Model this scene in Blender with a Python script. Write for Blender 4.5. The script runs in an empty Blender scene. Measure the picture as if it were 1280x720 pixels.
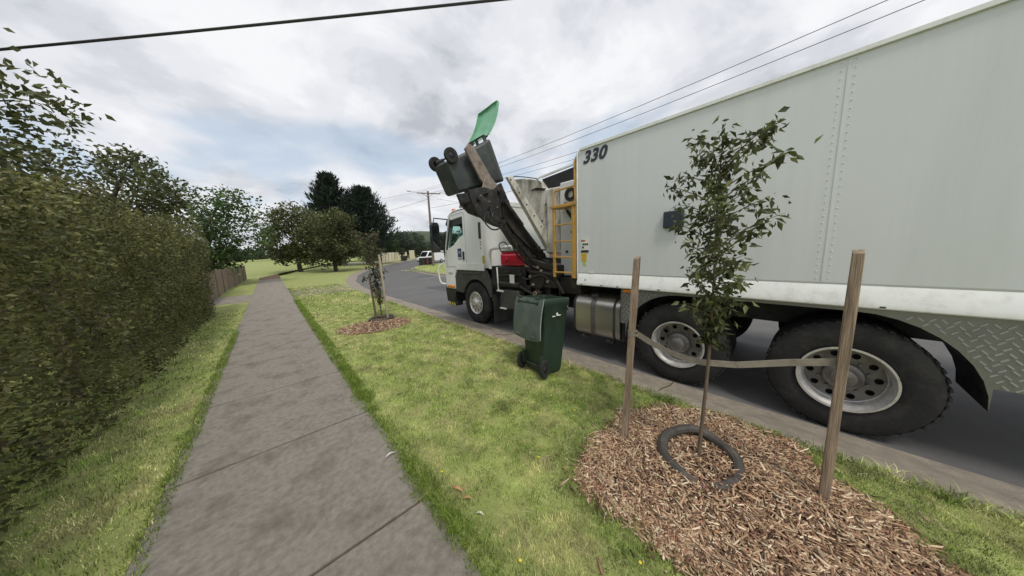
import bpy, bmesh, math, random
import numpy as np
from mathutils import Vector, Matrix, noise
from mathutils.geometry import tessellate_polygon
random.seed(7); rng = np.random.default_rng(7)
R = math.radians
scene = bpy.context.scene
col = scene.collection

# ------------------------------------------------------------------ camera
def cam_basis(yaw, pitch, roll):
    y, p, r = R(yaw), R(pitch), R(roll)
    f = Vector((math.sin(y)*math.cos(p), math.cos(y)*math.cos(p), -math.sin(p)))
    rt = Vector((math.cos(y), -math.sin(y), 0)); up = rt.cross(f)
    return rt*math.cos(r) - up*math.sin(r), up*math.cos(r) + rt*math.sin(r), f
cr, cu, cf = cam_basis(42.3, 8.1, 2.2)
cd = bpy.data.cameras.new('camera'); cam = bpy.data.objects.new('camera', cd); col.objects.link(cam)
cam.matrix_world = Matrix(((cr.x, cu.x, -cf.x, 0), (cr.y, cu.y, -cf.y, 0), (cr.z, cu.z, -cf.z, 1.70), (0, 0, 0, 1)))
cd.sensor_width = 36; cd.lens = 330*36/1280; cd.clip_start = .05; cd.clip_end = 3000
scene.camera = cam

# ------------------------------------------------------------------ sky + sun
SUN_EL, SUN_AZ = 58, 200      # azimuth: clockwise from +Y
w = bpy.data.worlds.new("World"); scene.world = w; w.use_nodes = True
nt = w.node_tree; nt.nodes.clear()
N = nt.nodes.new; L = nt.links.new
out = N('ShaderNodeOutputWorld'); bg = N('ShaderNodeBackground'); L(bg.outputs[0], out.inputs[0])
bg.inputs[1].default_value = 0.10
sky = N('ShaderNodeTexSky'); sky.sky_type = 'NISHITA'; sky.sun_disc = False
sky.sun_elevation = R(SUN_EL); sky.sun_rotation = R(SUN_AZ)
tc = N('ShaderNodeTexCoord'); sep = N('ShaderNodeSeparateXYZ'); L(tc.outputs['Generated'], sep.inputs[0])
def M(op, a, b=None, c=None):
    n = N('ShaderNodeMath'); n.operation = op
    for i, v in enumerate((a, b, c)):
        if v is None: continue
        if isinstance(v, (int, float)): n.inputs[i].default_value = v
        else: L(v, n.inputs[i])
    return n.outputs[0]
zc = M('MAXIMUM', sep.outputs[2], 0.0)
den = M('ADD', zc, 0.28)
cmb = N('ShaderNodeCombineXYZ'); L(M('DIVIDE', sep.outputs[0], den), cmb.inputs[0]); L(M('DIVIDE', sep.outputs[1], den), cmb.inputs[1])
def noise_w(scale, detail, rough, off, dist=0.0):
    mp = N('ShaderNodeMapping'); mp.inputs['Location'].default_value = off; mp.inputs['Scale'].default_value = (1.0, 1.0, 1); L(cmb.outputs[0], mp.inputs[0])
    n = N('ShaderNodeTexNoise'); n.inputs['Scale'].default_value = scale; n.inputs['Detail'].default_value = detail
    n.inputs['Roughness'].default_value = rough; n.inputs['Distortion'].default_value = dist; L(mp.outputs[0], n.inputs[0]); return n.outputs[0]
def ramp(src, stops):
    r = N('ShaderNodeValToRGB'); r.color_ramp.interpolation = 'EASE'
    e = r.color_ramp.elements
    while len(e) < len(stops): e.new(.5)
    for i, (p, c) in enumerate(stops): e[i].position = p; e[i].color = (*c, 1)
    L(src, r.inputs[0]); return r.outputs[0]
n1 = noise_w(2.3, 8, .56, (3.1, 1.7, 0), .25)
shade = ramp(n1, [(.31, (3.6, 3.75, 4.15)), (.42, (4.85, 5.0, 5.35)), (.51, (5.75, 5.85, 6.15)), (.63, (6.6, 6.65, 6.8))])
n2 = noise_w(.9, 4, .5, (7.3, 2.2, 0), .2)
low = M('SUBTRACT', 1.0, M('MINIMUM', M('MULTIPLY', zc, 2.6), 1.0))
cover = M('ADD', n2, M('MULTIPLY', low, -.10))
blue = ramp(cover, [(.33, (1, 1, 1)), (.43, (0, 0, 0))])
# thin high blue: nishita lifted by bright haze near the horizon
hz = N('ShaderNodeMix'); hz.data_type = 'RGBA'; hz.inputs['Factor'].default_value = .55
L(sky.outputs[0], hz.inputs['A']); hz.inputs['B'].default_value = (4.0, 4.9, 5.7, 1)
mx = N('ShaderNodeMix'); mx.data_type = 'RGBA'
L(M('MULTIPLY', blue, .65), mx.inputs['Factor']); L(shade, mx.inputs['A']); L(hz.outputs['Result'], mx.inputs['B'])
L(mx.outputs['Result'], bg.inputs[0])
sl = bpy.data.lights.new('sun', 'SUN'); so = bpy.data.objects.new('sun', sl); col.objects.link(so)
sl.energy = 1.5; sl.angle = R(12); sl.color = (1, .95, .87)
sd = Vector((math.sin(R(SUN_AZ))*math.cos(R(SUN_EL)), math.cos(R(SUN_AZ))*math.cos(R(SUN_EL)), math.sin(R(SUN_EL))))
so.rotation_euler = sd.to_track_quat('Z', 'Y').to_euler()
vs = scene.view_settings; vs.view_transform = 'Standard'; vs.look = 'None'; vs.exposure = .5; vs.gamma = 1

# ------------------------------------------------------------------ materials
MATS = {}
def mat(name, c, rough=.6, metal=0, var=.12, scale=4, dirt=None, dirt_amt=.0, dirt_scale=2.5, bump=0, bscale=60, coat=0, attr=False, spec=.5, stretch=(1,1,1), trans=0):
    m = bpy.data.materials.new(name); m.use_nodes = True
    t = m.node_tree; b = t.nodes['Principled BSDF']; n_, l_ = t.nodes.new, t.links.new
    b.inputs['Roughness'].default_value = rough; b.inputs['Metallic'].default_value = metal
    b.inputs['Specular IOR Level'].default_value = spec; b.inputs['Coat Weight'].default_value = coat
    tcn = n_('ShaderNodeTexCoord'); mp = n_('ShaderNodeMapping'); mp.inputs['Scale'].default_value = stretch; l_(tcn.outputs['Object'], mp.inputs[0])
    def nz(s, d=5, ro=.6):
        q = n_('ShaderNodeTexNoise'); q.inputs['Scale'].default_value = s; q.inputs['Detail'].default_value = d; q.inputs['Roughness'].default_value = ro
        l_(mp.outputs[0], q.inputs[0]); return q.outputs[0]
    if attr:
        a = n_('ShaderNodeAttribute'); a.attribute_name = 'tint'; cur = a.outputs['Color']
    else:
        r = n_('ShaderNodeValToRGB'); e = r.color_ramp.elements
        e[0].position = .3; e[1].position = .7
        e[0].color = (*[x*(1-var) for x in c], 1); e[1].color = (*[min(1, x*(1+var)) for x in c], 1)
        l_(nz(scale), r.inputs[0]); cur = r.outputs[0]
    if dirt:
        mr = n_('ShaderNodeMapRange'); mr.inputs['From Min'].default_value = .48; mr.inputs['From Max'].default_value = .72; mr.inputs['To Max'].default_value = dirt_amt
        l_(nz(dirt_scale, 8, .65), mr.inputs[0])
        x = n_('ShaderNodeMix'); x.data_type = 'RGBA'; x.inputs['B'].default_value = (*dirt, 1)
        l_(mr.outputs[0], x.inputs['Factor']); l_(cur, x.inputs['A']); cur = x.outputs['Result']
    l_(cur, b.inputs['Base Color'])
    if bump:
        bp = n_('ShaderNodeBump'); bp.inputs['Strength'].default_value = bump; bp.inputs['Distance'].default_value = .01
        l_(nz(bscale, 4, .6), bp.inputs['Height']); l_(bp.outputs[0], b.inputs['Normal'])
    if trans:
        tr = n_('ShaderNodeBsdfTranslucent'); ms = n_('ShaderNodeMixShader'); ms.inputs[0].default_value = trans
        l_(cur, tr.inputs[0]); l_(b.outputs[0], ms.inputs[1]); l_(tr.outputs[0], ms.inputs[2]); l_(ms.outputs[0], t.nodes['Material Output'].inputs[0])
    MATS[name] = m; return m
GREY_DIRT = (.12, .10, .08)
mat('white_paint', (.84, .86, .85), .38, var=.03, dirt=(.33, .31, .26), dirt_amt=.22, dirt_scale=1.2, coat=.2, stretch=(1, 1, .35))
mat('box_paint', (.66, .69, .685), .34, var=.03, scale=.8, dirt=(.45, .48, .46), dirt_amt=.3, dirt_scale=3.0, coat=.25, stretch=(1, 1, .07))
mat('skirt_paint', (.80, .82, .79), .4, var=.03, dirt=(.30, .27, .22), dirt_amt=.3, dirt_scale=12)
mat('hopper_paint', (.60, .585, .52), .6, var=.12, dirt=(.12, .085, .055), dirt_amt=1.0, dirt_scale=4.2, stretch=(1, 1, .45))
mat('grimy_steel', (.025, .023, .021), .6, .3, var=.4, dirt=(.12, .09, .065), dirt_amt=.5, dirt_scale=5, bump=.3)
mat('arm_steel', (.030, .031, .032), .5, .3, var=.35, dirt=(.16, .13, .10), dirt_amt=.6, dirt_scale=9, bump=.2)
mat('worn_steel', (.27, .22, .18), .6, .3, var=.3, dirt=(.10, .07, .05), dirt_amt=.8, dirt_scale=12)
mat('black_plastic', (.014, .015, .016), .55, var=.2, dirt=(.09, .08, .07), dirt_amt=.5, dirt_scale=4)
mat('dark_grey', (.06, .062, .06), .6, var=.15, dirt=(.14, .12, .1), dirt_amt=.5, dirt_scale=4)
mat('rubber', (.016, .016, .016), .85, var=.2, dirt=(.06, .057, .05), dirt_amt=.6, dirt_scale=6, bump=.4, bscale=40)
mat('polished_alloy', (.70, .69, .67), .38, .6, var=.08, dirt=(.12, .10, .09), dirt_amt=.6, dirt_scale=10)
mat('dirty_rim', (.20, .19, .18), .5, .6, var=.2, dirt=(.06, .05, .045), dirt_amt=.8, dirt_scale=9)
mat('tank_alloy', (.50, .475, .44), .36, .85, var=.12, dirt=(.22, .19, .16), dirt_amt=.6, dirt_scale=2.2, stretch=(1, .3, 1))
mat('checker_plate', (.27, .27, .265), .4, .7, var=.15, dirt=(.15, .13, .11), dirt_amt=.5, dirt_scale=4)
mat('ladder_ochre', (.50, .29, .065), .5, var=.12, dirt=(.2, .13, .06), dirt_amt=.7, dirt_scale=9)
mat('amber', (.75, .24, .02), .25, var=.08)
mat('red_paint', (.45, .012, .035), .3, var=.2, dirt=(.06, .02, .02), dirt_amt=.6, dirt_scale=6)
mat('bin_green', (.018, .040, .026), .48, var=.12, scale=8, dirt=(.07, .085, .06), dirt_amt=.35, dirt_scale=5, bump=.06, bscale=250)
mat('bin_lid_dark', (.085, .11, .10), .36, var=.15, scale=6, dirt=(.22, .22, .19), dirt_amt=.5, dirt_scale=4)
mat('lifted_bin_grey', (.042, .050, .049), .5, var=.15, dirt=(.12, .13, .12), dirt_amt=.5, dirt_scale=4)
mat('lid_edge_sheen', (.34, .38, .36), .45, var=.2)  # pale tone paints in the sheen along the open lid's edges
mat('lid_green', (.25, .56, .36), .42, var=.12, dirt=(.06, .2, .12), dirt_amt=.4, dirt_scale=7, trans=.25)
mat('ink', (.03, .035, .05), .5, var=.1)
mat('label_white', (.75, .74, .68), .5, var=.05); mat('label_yellow', (.72, .50, .08), .5, var=.08); mat('label_green', (.45, .58, .12), .5, var=.08); mat('label_red', (.42, .05, .04), .5, var=.1)
mat('side_box_dark', (.025, .035, .05), .4, var=.15)
mat('badge_blue', (.03, .06, .16), .4, var=.15)
mat('hazard_yellow', (.55, .45, .04), .5, var=.15)
mat('skin', (.42, .24, .16), .6, var=.06); mat('hair', (.018, .014, .012), .8, var=.3); mat('shirt', (.12, .28, .20), .8, var=.12)
mat('concrete_path', (.255, .232, .195), .9, var=.22, scale=22, dirt=(.10, .08, .06), dirt_amt=.7, dirt_scale=3.1, bump=.9, bscale=220)
mat('concrete_kerb', (.27, .235, .19), .9, var=.3, scale=14, dirt=(.12, .10, .08), dirt_amt=.7, dirt_scale=7, bump=.8, bscale=60)
mat('asphalt', (.12, .118, .115), .88, var=.14, scale=.5, dirt=(.075, .075, .078), dirt_amt=.6, dirt_scale=.8, bump=.5, bscale=120)
mat('patch_asphalt', (.075, .075, .078), .9, var=.2, bump=.5, bscale=90)
mat('lawn', (.27, .31, .095), .95, var=.25, scale=3, dirt=(.24, .20, .10), dirt_amt=.8, dirt_scale=2.0, bump=1, bscale=45)
mat('far_lawn', (.30, .36, .10), .95, var=.3, scale=1.2, dirt=(.26, .22, .11), dirt_amt=.8, dirt_scale=.7, bump=1, bscale=12)
mat('blade', (0, 0, 0), .7, attr=True, spec=.25, trans=.35)
mat('chip', (0, 0, 0), .85, attr=True, spec=.2)
mat('mulch_soil', (.10, .062, .038), .95, var=.4, scale=20, bump=1, bscale=60)
mat('stake_wood', (.31, .235, .165), .85, var=.45, scale=60, dirt=(.11, .075, .05), dirt_amt=.85, dirt_scale=9, bump=1, bscale=120, stretch=(1, 1, .05))
mat('pale_wood', (.42, .36, .27), .85, var=.2, scale=5, stretch=(1, 1, .2))
mat('bark', (.14, .105, .075), .9, var=.35, scale=12, bump=.8, bscale=30, stretch=(1, 1, .3))
mat('dark_bark', (.06, .048, .038), .9, var=.35, scale=12, bump=.8, bscale=20, stretch=(1, 1, .3))
mat('leaf', (0, 0, 0), .55, attr=True, spec=.4, trans=.3)
mat('strap_web', (.28, .25, .20), .85, var=.2, dirt=(.12, .1, .08), dirt_amt=.6, dirt_scale=20)
mat('pipe_black', (.05, .045, .04), .7, var=.3, dirt=(.16, .13, .10), dirt_amt=.6, dirt_scale=9)
mat('pole_wood', (.16, .135, .115), .9, var=.2, scale=3, stretch=(1, 1, .1))
mat('wire', (.035, .035, .04), .7)
mat('galv', (.42, .43, .44), .5, .6)
mat('fence_cream', (.93, .84, .60), .75, var=.06, dirt=(.35, .3, .22), dirt_amt=.3)
mat('fence_timber', (.20, .15, .11), .85, var=.2, scale=2)
mat('brick_wall', (.30, .17, .12), .85, var=.2, scale=14)
mat('roof_tile', (.20, .10, .075), .85, var=.2, scale=6, bump=.5, bscale=10)
mat('car_white', (.70, .71, .71), .3, var=.02, coat=.5)
mat('car_trim', (.03, .03, .032), .5)
mat('lamp_red', (.35, .02, .02), .3); mat('lamp_clear', (.6, .6, .58), .2)
mat('far_bin_maroon', (.09, .03, .04), .5); mat('far_bin_dark', (.03, .035, .03), .5)
mat('petal', (.80, .62, .02), .6, var=.1); mat('stem_green', (.10, .17, .04), .7)
mat('dry_leaf', (.40, .22, .10), .7, var=.3, scale=30)
mat('white_bits', (.62, .60, .52), .7)
mat('hill', (.045, .07, .037), .95, var=.35, scale=.05, dirt=(.13, .14, .08), dirt_amt=.5, dirt_scale=.02, bump=1, bscale=.4)
mat('hose', (.015, .015, .015), .45, var=.1)
def glass(name, c, rough=.03, alpha=.35):
    m = bpy.data.materials.new(name); m.use_nodes = True; t = m.node_tree; t.nodes.clear()
    o = t.nodes.new('ShaderNodeOutputMaterial'); g = t.nodes.new('ShaderNodeBsdfGlossy'); tr = t.nodes.new('ShaderNodeBsdfTransparent'); x = t.nodes.new('ShaderNodeMixShader')
    g.inputs['Roughness'].default_value = rough; tr.inputs[0].default_value = (*c, 1); x.inputs[0].default_value = .07
    t.links.new(tr.outputs[0], x.inputs[1]); t.links.new(g.outputs[0], x.inputs[2]); t.links.new(x.outputs[0], o.inputs[0]); MATS[name] = m
glass('cab_glass', (.86, .95, .92)); 
mat('dark_glass', (.012, .014, .016), .06, var=0, spec=.8)

# ------------------------------------------------------------------ mesh builder
def tag(o, label=None, cat=None, group=None, kind=None):
    if label: o['label'] = label
    if cat: o['category'] = cat
    if group: o['group'] = group
    if kind: o['kind'] = kind
    return o
def thing(name, label, cat, loc, group=None, mw=None):
    o = bpy.data.objects.new(name, None); col.objects.link(o); o.empty_display_size = .2
    if mw is not None: o.matrix_world = mw
    else: o.location = loc
    return tag(o, label, cat, group)
def root_loc(p):
    v = Vector((0, 0, 0))
    while p is not None: v += p.location; p = p.parent
    return v
class MB:
    def __init__(s): s.v = []; s.f = []
    def add(s, vs, fs):
        n = len(s.v); s.v += [tuple(v) for v in vs]; s.f += [tuple(i+n for i in f) for f in fs]; return s
    def box(s, x0, x1, y0, y1, z0, z1):
        v = [(x, y, z) for x in (x0, x1) for y in (y0, y1) for z in (z0, z1)]
        return s.add(v, [(0,1,3,2), (4,6,7,5), (0,4,5,1), (2,3,7,6), (0,2,6,4), (1,5,7,3)])
    def hexa(s, a, b):   # two quads (4 pts each) joined
        v = list(a)+list(b); return s.add(v, [(3,2,1,0), (4,5,6,7)] + [(i, (i+1)%4, 4+(i+1)%4, 4+i) for i in range(4)])
    def bar(s, p, q, w, h=None, up=(0,0,1)):
        h = h or w; p, q = Vector(p), Vector(q); d = (q-p).normalized(); u = Vector(up)
        if abs(d.dot(u)) > .95: u = Vector((1,0,0))
        a = d.cross(u).normalized()*w/2; b = a.cross(d).normalized()*h/2
        return s.hexa([p-a-b, p+a-b, p+a+b, p-a+b], [q-a-b, q+a-b, q+a+b, q-a+b])
    def prism(s, poly, ax, a0, a1, holes=()):
        loops = [list(poly)]+[list(h) for h in holes]
        tri = tessellate_polygon([[Vector((p[0], p[1], 0)) for p in l] for l in loops])
        flat = [p for l in loops for p in l]; n = len(flat)
        def at(p, a): return (a, p[0], p[1]) if ax == 'x' else ((p[0], a, p[1]) if ax == 'y' else (p[0], p[1], a))
        vs = [at(p, a0) for p in flat]+[at(p, a1) for p in flat]; fs = []
        for t in tri: fs.append(tuple(t)); fs.append(tuple(n+i for i in reversed(t)))
        k = 0
        for l in loops:
            m = len(l)
            for i in range(m): fs.append((k+i, k+(i+1)%m, n+k+(i+1)%m, n+k+i))
            k += m
        return s.add(vs, fs)
    def tube(s, pts, r, n=8, cap=True):
        pts = [Vector(p) for p in pts]; rs = r if isinstance(r, (list, tuple)) else [r]*len(pts)
        base = len(s.v); pu = None
        for i, p in enumerate(pts):
            d = (pts[min(i+1, len(pts)-1)]-pts[max(i-1, 0)]).normalized()
            if pu is None: pu = Vector((0,0,1)) if abs(d.z) < .9 else Vector((1,0,0))
            a = d.cross(pu).normalized(); b = a.cross(d).normalized(); pu = b
            for k in range(n):
                t = 2*math.pi*k/n; s.v.append(tuple(p+a*math.cos(t)*rs[i]+b*math.sin(t)*rs[i]))
        for i in range(len(pts)-1):
            for k in range(n):
                s.f.append((base+i*n+k, base+i*n+(k+1)%n, base+(i+1)*n+(k+1)%n, base+(i+1)*n+k))
        if cap:
            s.f.append(tuple(base+k for k in range(n))[::-1]); s.f.append(tuple(base+(len(pts)-1)*n+k for k in range(n)))
        return s
    def lathe(s, prof, c, ax='x', n=40, closed=False):
        base = len(s.v); c = Vector(c)
        for r, a in prof:
            for k in range(n):
                t = 2*math.pi*k/n; u, v = r*math.cos(t), r*math.sin(t)
                s.v.append(tuple(c+Vector((a, u, v) if ax == 'x' else ((u, a, v) if ax == 'y' else (u, v, a)))))
        m = len(prof)
        for i in range(m if closed else m-1):
            j = (i+1) % m
            for k in range(n): s.f.append((base+i*n+k, base+i*n+(k+1)%n, base+j*n+(k+1)%n, base+j*n+k))
        return s
    def ball(s, c, r, sq=(1,1,1), n=12, m=8):
        base = len(s.v); c = Vector(c)
        for i in range(m+1):
            ph = math.pi*i/m
            for k in range(n):
                t = 2*math.pi*k/n
                s.v.append((c.x+r*sq[0]*math.sin(ph)*math.cos(t), c.y+r*sq[1]*math.sin(ph)*math.sin(t), c.z+r*sq[2]*math.cos(ph)))
        for i in range(m):
            for k in range(n): s.f.append((base+i*n+k, base+i*n+(k+1)%n, base+(i+1)*n+(k+1)%n, base+(i+1)*n+k))
        return s
    def build(s, name, m, parent=None, **kw):
        """one mesh object; pieces that stand well apart become objects of their own (same name)"""
        if parent is None or name in ('trunk', 'stems', 'crown') or len(s.f) > 6000: return s.build1(name, m, parent, **kw)
        par = list(range(len(s.v)))
        def fnd(a):
            while par[a] != a: par[a] = par[par[a]]; a = par[a]
            return a
        for f in s.f:
            a = fnd(f[0])
            for i in f[1:]: par[fnd(i)] = a
        isl = {}
        for i in range(len(s.v)): isl.setdefault(fnd(i), []).append(i)
        keys = list(isl); K = len(keys)
        if K == 1 or K > 500: return s.build1(name, m, parent, **kw)
        V = np.array(s.v); lo = np.array([V[isl[k]].min(0) for k in keys]); hi = np.array([V[isl[k]].max(0) for k in keys]); sz = (hi-lo).max(1)
        grp = list(range(K))
        def fg(a):
            while grp[a] != a: a = grp[a]
            return a
        for i in range(K):
            for j in range(i+1, K):
                gap = np.maximum(0, np.maximum(lo[i]-hi[j], lo[j]-hi[i]))
                if math.sqrt((gap**2).sum()) <= max(.02, .48*max(sz[i], sz[j])): grp[fg(j)] = fg(i)
        gs = {}
        for i in range(K): gs.setdefault(fg(i), []).append(keys[i])
        if len(gs) == 1: return s.build1(name, m, parent, **kw)
        own = {}
        for g, ks in gs.items():
            for k in ks: own[k] = g
        first = None
        for g, ks in gs.items():
            idx = [i for k in ks for i in isl[k]]; mp = {o_: n_ for n_, o_ in enumerate(idx)}; q = MB()
            q.v = [s.v[i] for i in idx]; q.f = [tuple(mp[i] for i in f) for f in s.f if own[fnd(f[0])] == g]
            o = q.build1(name, m, parent, **kw); first = first or o
        return first
    def build1(s, name, m, parent=None, bevel=0, smooth=35, local=False, seg=2, sub=0):
        off = Vector((0,0,0)) if (local or parent is None) else root_loc(parent)
        me = bpy.data.meshes.new(name); me.from_pydata([tuple(Vector(v)-off) for v in s.v], [], s.f)
        bm = bmesh.new(); bm.from_mesh(me); bmesh.ops.remove_doubles(bm, verts=bm.verts, dist=1e-5); bmesh.ops.recalc_face_normals(bm, faces=bm.faces); bm.to_mesh(me); bm.free()
        me.materials.append(MATS[m])
        if smooth: me.shade_smooth(); me.set_sharp_from_angle(angle=R(smooth))
        o = bpy.data.objects.new(name, me); col.objects.link(o)
        if parent: o.parent = parent
        if bevel:
            b = o.modifiers.new('Bevel', 'BEVEL'); b.width = bevel; b.segments = seg; b.limit_method = 'ANGLE'; b.angle_limit = R(30)
        if sub: q = o.modifiers.new('Subsurf', 'SUBSURF'); q.levels = sub; q.render_levels = sub
        return o
def numpy_mesh(name, V, F, m, tint=None, parent=None, k=3):
    me = bpy.data.meshes.new(name); V = np.asarray(V, np.float32); F = np.asarray(F, np.int32)
    me.vertices.add(len(V)); me.vertices.foreach_set('co', V.ravel())
    me.loops.add(F.size); me.loops.foreach_set('vertex_index', F.ravel())
    me.polygons.add(len(F)); me.polygons.foreach_set('loop_start', np.arange(len(F), dtype=np.int32)*k)
    me.update(calc_edges=True)
    if tint is not None:
        a = me.color_attributes.new('tint', 'FLOAT_COLOR', 'POINT')
        c = np.ones((len(V), 4), np.float32); c[:, :3] = tint; a.data.foreach_set('color', c.ravel())
    me.materials.append(MATS[m]); me.validate()
    o = bpy.data.objects.new(name, me); col.objects.link(o)
    if parent: o.parent = parent
    return o

# ------------------------------------------------------------------ ground
def h(x, y): return min(2.6, max(0., (y-30)*.0135))
def sheet(name, poly, z, m, kind='structure', thick=0.0):
    bm = bmesh.new(); vs = [bm.verts.new((x, y, 0)) for x, y in poly]
    f = bm.faces.new(vs); bmesh.ops.triangulate(bm, faces=[f])
    for yy in (30, 60, 100, 160, 222):
        bmesh.ops.bisect_plane(bm, geom=bm.verts[:]+bm.edges[:]+bm.faces[:], plane_co=(0, yy, 0), plane_no=(0, 1, 0))
    if thick:
        r = bmesh.ops.extrude_face_region(bm, geom=bm.faces[:])
        for g in r['geom']:
            if isinstance(g, bmesh.types.BMVert): g.co.z = -thick
    for v in bm.verts: v.co.z += z+h(v.co.x, v.co.y)
    bmesh.ops.recalc_face_normals(bm, faces=bm.faces)
    me = bpy.data.meshes.new(name); bm.to_mesh(me); bm.free(); me.materials.append(MATS[m])
    o = bpy.data.objects.new(name, me); col.objects.link(o); return tag(o, kind=kind)
KL = [(3.1, -45), (3.1, 13), (3.25, 17), (3.9, 22), (5.5, 28.5), (7.6, 34), (11.0, 41), (16.5, 50), (23, 60), (33, 75), (50, 98)]
KR = [(10.2, -45), (10.2, 15), (10.3, 19.2), (10.9, 23.5), (12.1, 29), (13.1, 32), (14.2, 34), (16.2, 36), (20, 37.8), (30, 40), (70, 46)]
def offs(P, d):
    o = []
    for i, p in enumerate(P):
        a = Vector(P[max(0, i-1)]); b = Vector(P[min(len(P)-1, i+1)]); t = (b-a).normalized(); o.append((p[0]+t.y*d, p[1]-t.x*d))
    return o
sheet('ground', [(-900, -900), (1500, -900), (1500, 1600), (-900, 1600)], -.22, 'far_lawn')
sheet('road', [(p[0]-.2, p[1]) for p in KL]+[(90, 110), (90, 47)]+[(p[0]+.3, p[1]) for p in reversed(KR)], -.10, 'asphalt')
def strip_mesh(name, P, prof, m):
    mb = MB(); n = len(prof); P2 = []
    for i in range(len(P)-1):
        a, b = Vector(P[i]), Vector(P[i+1]); k = max(1, int((b-a).length/3))
        for j in range(k): P2.append(tuple(a.lerp(b, j/k)))
    P2.append(P[-1]); rows = [offs(P2, d) for d, z in prof]
    for i in range(len(P2)):
        for q in range(n): x, y = rows[q][i]; mb.v.append((x, y, prof[q][1]+h(x, y)))
    for i in range(len(P2)-1):
        for q in range(n-1): mb.f.append((i*n+q, i*n+q+1, (i+1)*n+q+1, (i+1)*n+q))
    return tag(mb.build(name, m, smooth=40), kind='structure')
strip_mesh('kerb', KL, [(-.02, -.2), (-.02, .006), (.03, .012), (.14, .002), (.24, -.022), (.36, -.058), (.48, -.085), (.62, -.094), (.625, -.2)], 'concrete_kerb')
strip_mesh('far_kerb', KR, [(.02, -.2), (.02, .03), (-.02, .04), (-.16, .035), (-.2, -.08), (-.5, -.094), (-.5, -.2)], 'concrete_kerb')
for k in range(6):
    y_ = 3.3+k*3.1-2.3
    q_ = MB(); Z_ = [(3.13, .0035), (3.24, .0025), (3.34, -.0195), (3.46, -.0555), (3.58, -.0825), (3.70, -.0905)]
    for (xa, za), (xb, zb) in zip(Z_[:-1], Z_[1:]): q_.hexa([(xa, y_, za), (xb, y_, zb), (xb, y_+.012, zb), (xa, y_+.012, za)], [(xa, y_, za+.006), (xb, y_, zb+.006), (xb, y_+.012, zb+.006), (xa, y_+.012, za+.006)])
    tag(q_.build('kerb_joint', 'mulch_soil', smooth=0), kind='structure')
sheet('nature_strip', [(.63, -45), (.63, 34), (3, 42), (10, 62), (30, 96)]+[(p[0]-.01, p[1]) for p in reversed(KL[:-1])], 0, 'lawn')
sheet('front_lawn', [(-60, -45), (-.80, -45), (-.80, 34), (1.5, 42), (8, 62), (28, 97), (20, 300), (-60, 300)], 0, 'lawn')
sheet('far_verge', [(p[0]+.015, p[1]-.01) for p in KR]+[(70, -45)], .02, 'far_lawn')
sheet('corner_verge', [(24, 50), (90, 62), (90, 300), (60, 120), (36, 72)], .02, 'far_lawn')
# footpath slabs: one structure, joints are real gaps
mb = MB()
for k in range(-6, 34):
    y = .205+k*1.455
    mb.box(-.80, .632, y+.010, y+1.445, -.2, .004)
fp = mb.build('footpath', 'concrete_path', bevel=.008, smooth=0); tag(fp, kind='structure')
sheet('path_bed', [(-.81, -9), (.64, -9), (.64, 50), (-.81, 50)], -.012, 'mulch_soil')
sheet('road_patch', [(9.2, 19.6), (10.0, 20.4), (8.9, 21.0), (8.0, 20.1)], -.096, 'patch_asphalt')
sheet('road_patch', [(6.0, 7.2), (7.1, 7.2), (7.1, 13.5), (6.0, 13.5)], -.096, 'patch_asphalt')
sheet('side_driveway', [(-16, 15.4), (-.81, 15.4), (-.81, 18.6), (-16, 18.6)], .004, 'concrete_path')
sheet('side_driveway', [(.64, 15.2), (3.09, 14.8), (3.3, 19.2), (.64, 18.8)], .004, 'concrete_path')
sheet('far_driveway', [(14.5, 49.5), (17.0, 53.5), (19.5, 57), (10.5, 63), (6, 55)], .012, 'concrete_path')

# ------------------------------------------------------------------ grass and mulch
def blades(n, x0, x1, y0, y1, hmin, hmax, wd, colf, keep=None, name='grass', zf=0.0, lean=.6):
    x = rng.uniform(x0, x1, n); y = rng.uniform(y0, y1, n)
    if keep is not None: k = keep(x, y); x, y = x[k], y[k]; n = len(x)
    hh = rng.uniform(hmin, hmax, n)*rng.uniform(.5, 1, n)*np.clip(1+.35*fbm(x, y, 9, 31)+.3*fbm(x, y, 30, 32), .35, 2.0); a = rng.uniform(0, 2*np.pi, n); l = rng.uniform(.1, lean, n)*1.3
    dx, dy = np.cos(a), np.sin(a); wx, wy = -dy*wd, dx*wd
    b = rng.uniform(0, 2*np.pi, n); wx, wy = np.cos(b)*wd, np.sin(b)*wd
    z0 = np.full(n, zf)
    p0 = np.stack([x-wx, y-wy, z0-.004], 1); p1 = np.stack([x+wx, y+wy, z0-.004], 1)
    m0 = np.stack([x-wx*.7+dx*hh*l*.35, y-wy*.7+dy*hh*l*.35, z0+hh*.6], 1); m1 = np.stack([x+wx*.7+dx*hh*l*.35, y+wy*.7+dy*hh*l*.35, z0+hh*.6], 1)
    t = np.stack([x+dx*hh*l, y+dy*hh*l, z0+hh], 1)
    V = np.stack([p0, p1, m0, m1, t], 1).reshape(-1, 3)
    i = np.arange(n)[:, None]*5
    F = np.concatenate([i+np.array([[0, 1, 3]]), i+np.array([[0, 3, 2]]), i+np.array([[2, 3, 4]])], 0)
    C = np.repeat(colf(x, y, n), 5, 0)
    return V, F, C
def fbm(x, y, s, seed=0):
    g = np.random.default_rng(seed); v = np.zeros_like(x)
    for o in range(10):
        th = g.uniform(0, 2*np.pi); f = s*g.uniform(.5, 2.2); p = g.uniform(0, 6.28); v += np.sin((x*np.cos(th)+y*np.sin(th))*f+p+1.5*np.sin((x*np.sin(th)-y*np.cos(th))*f*.7+p*2))
    return v/10**.5/1.0
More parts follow.
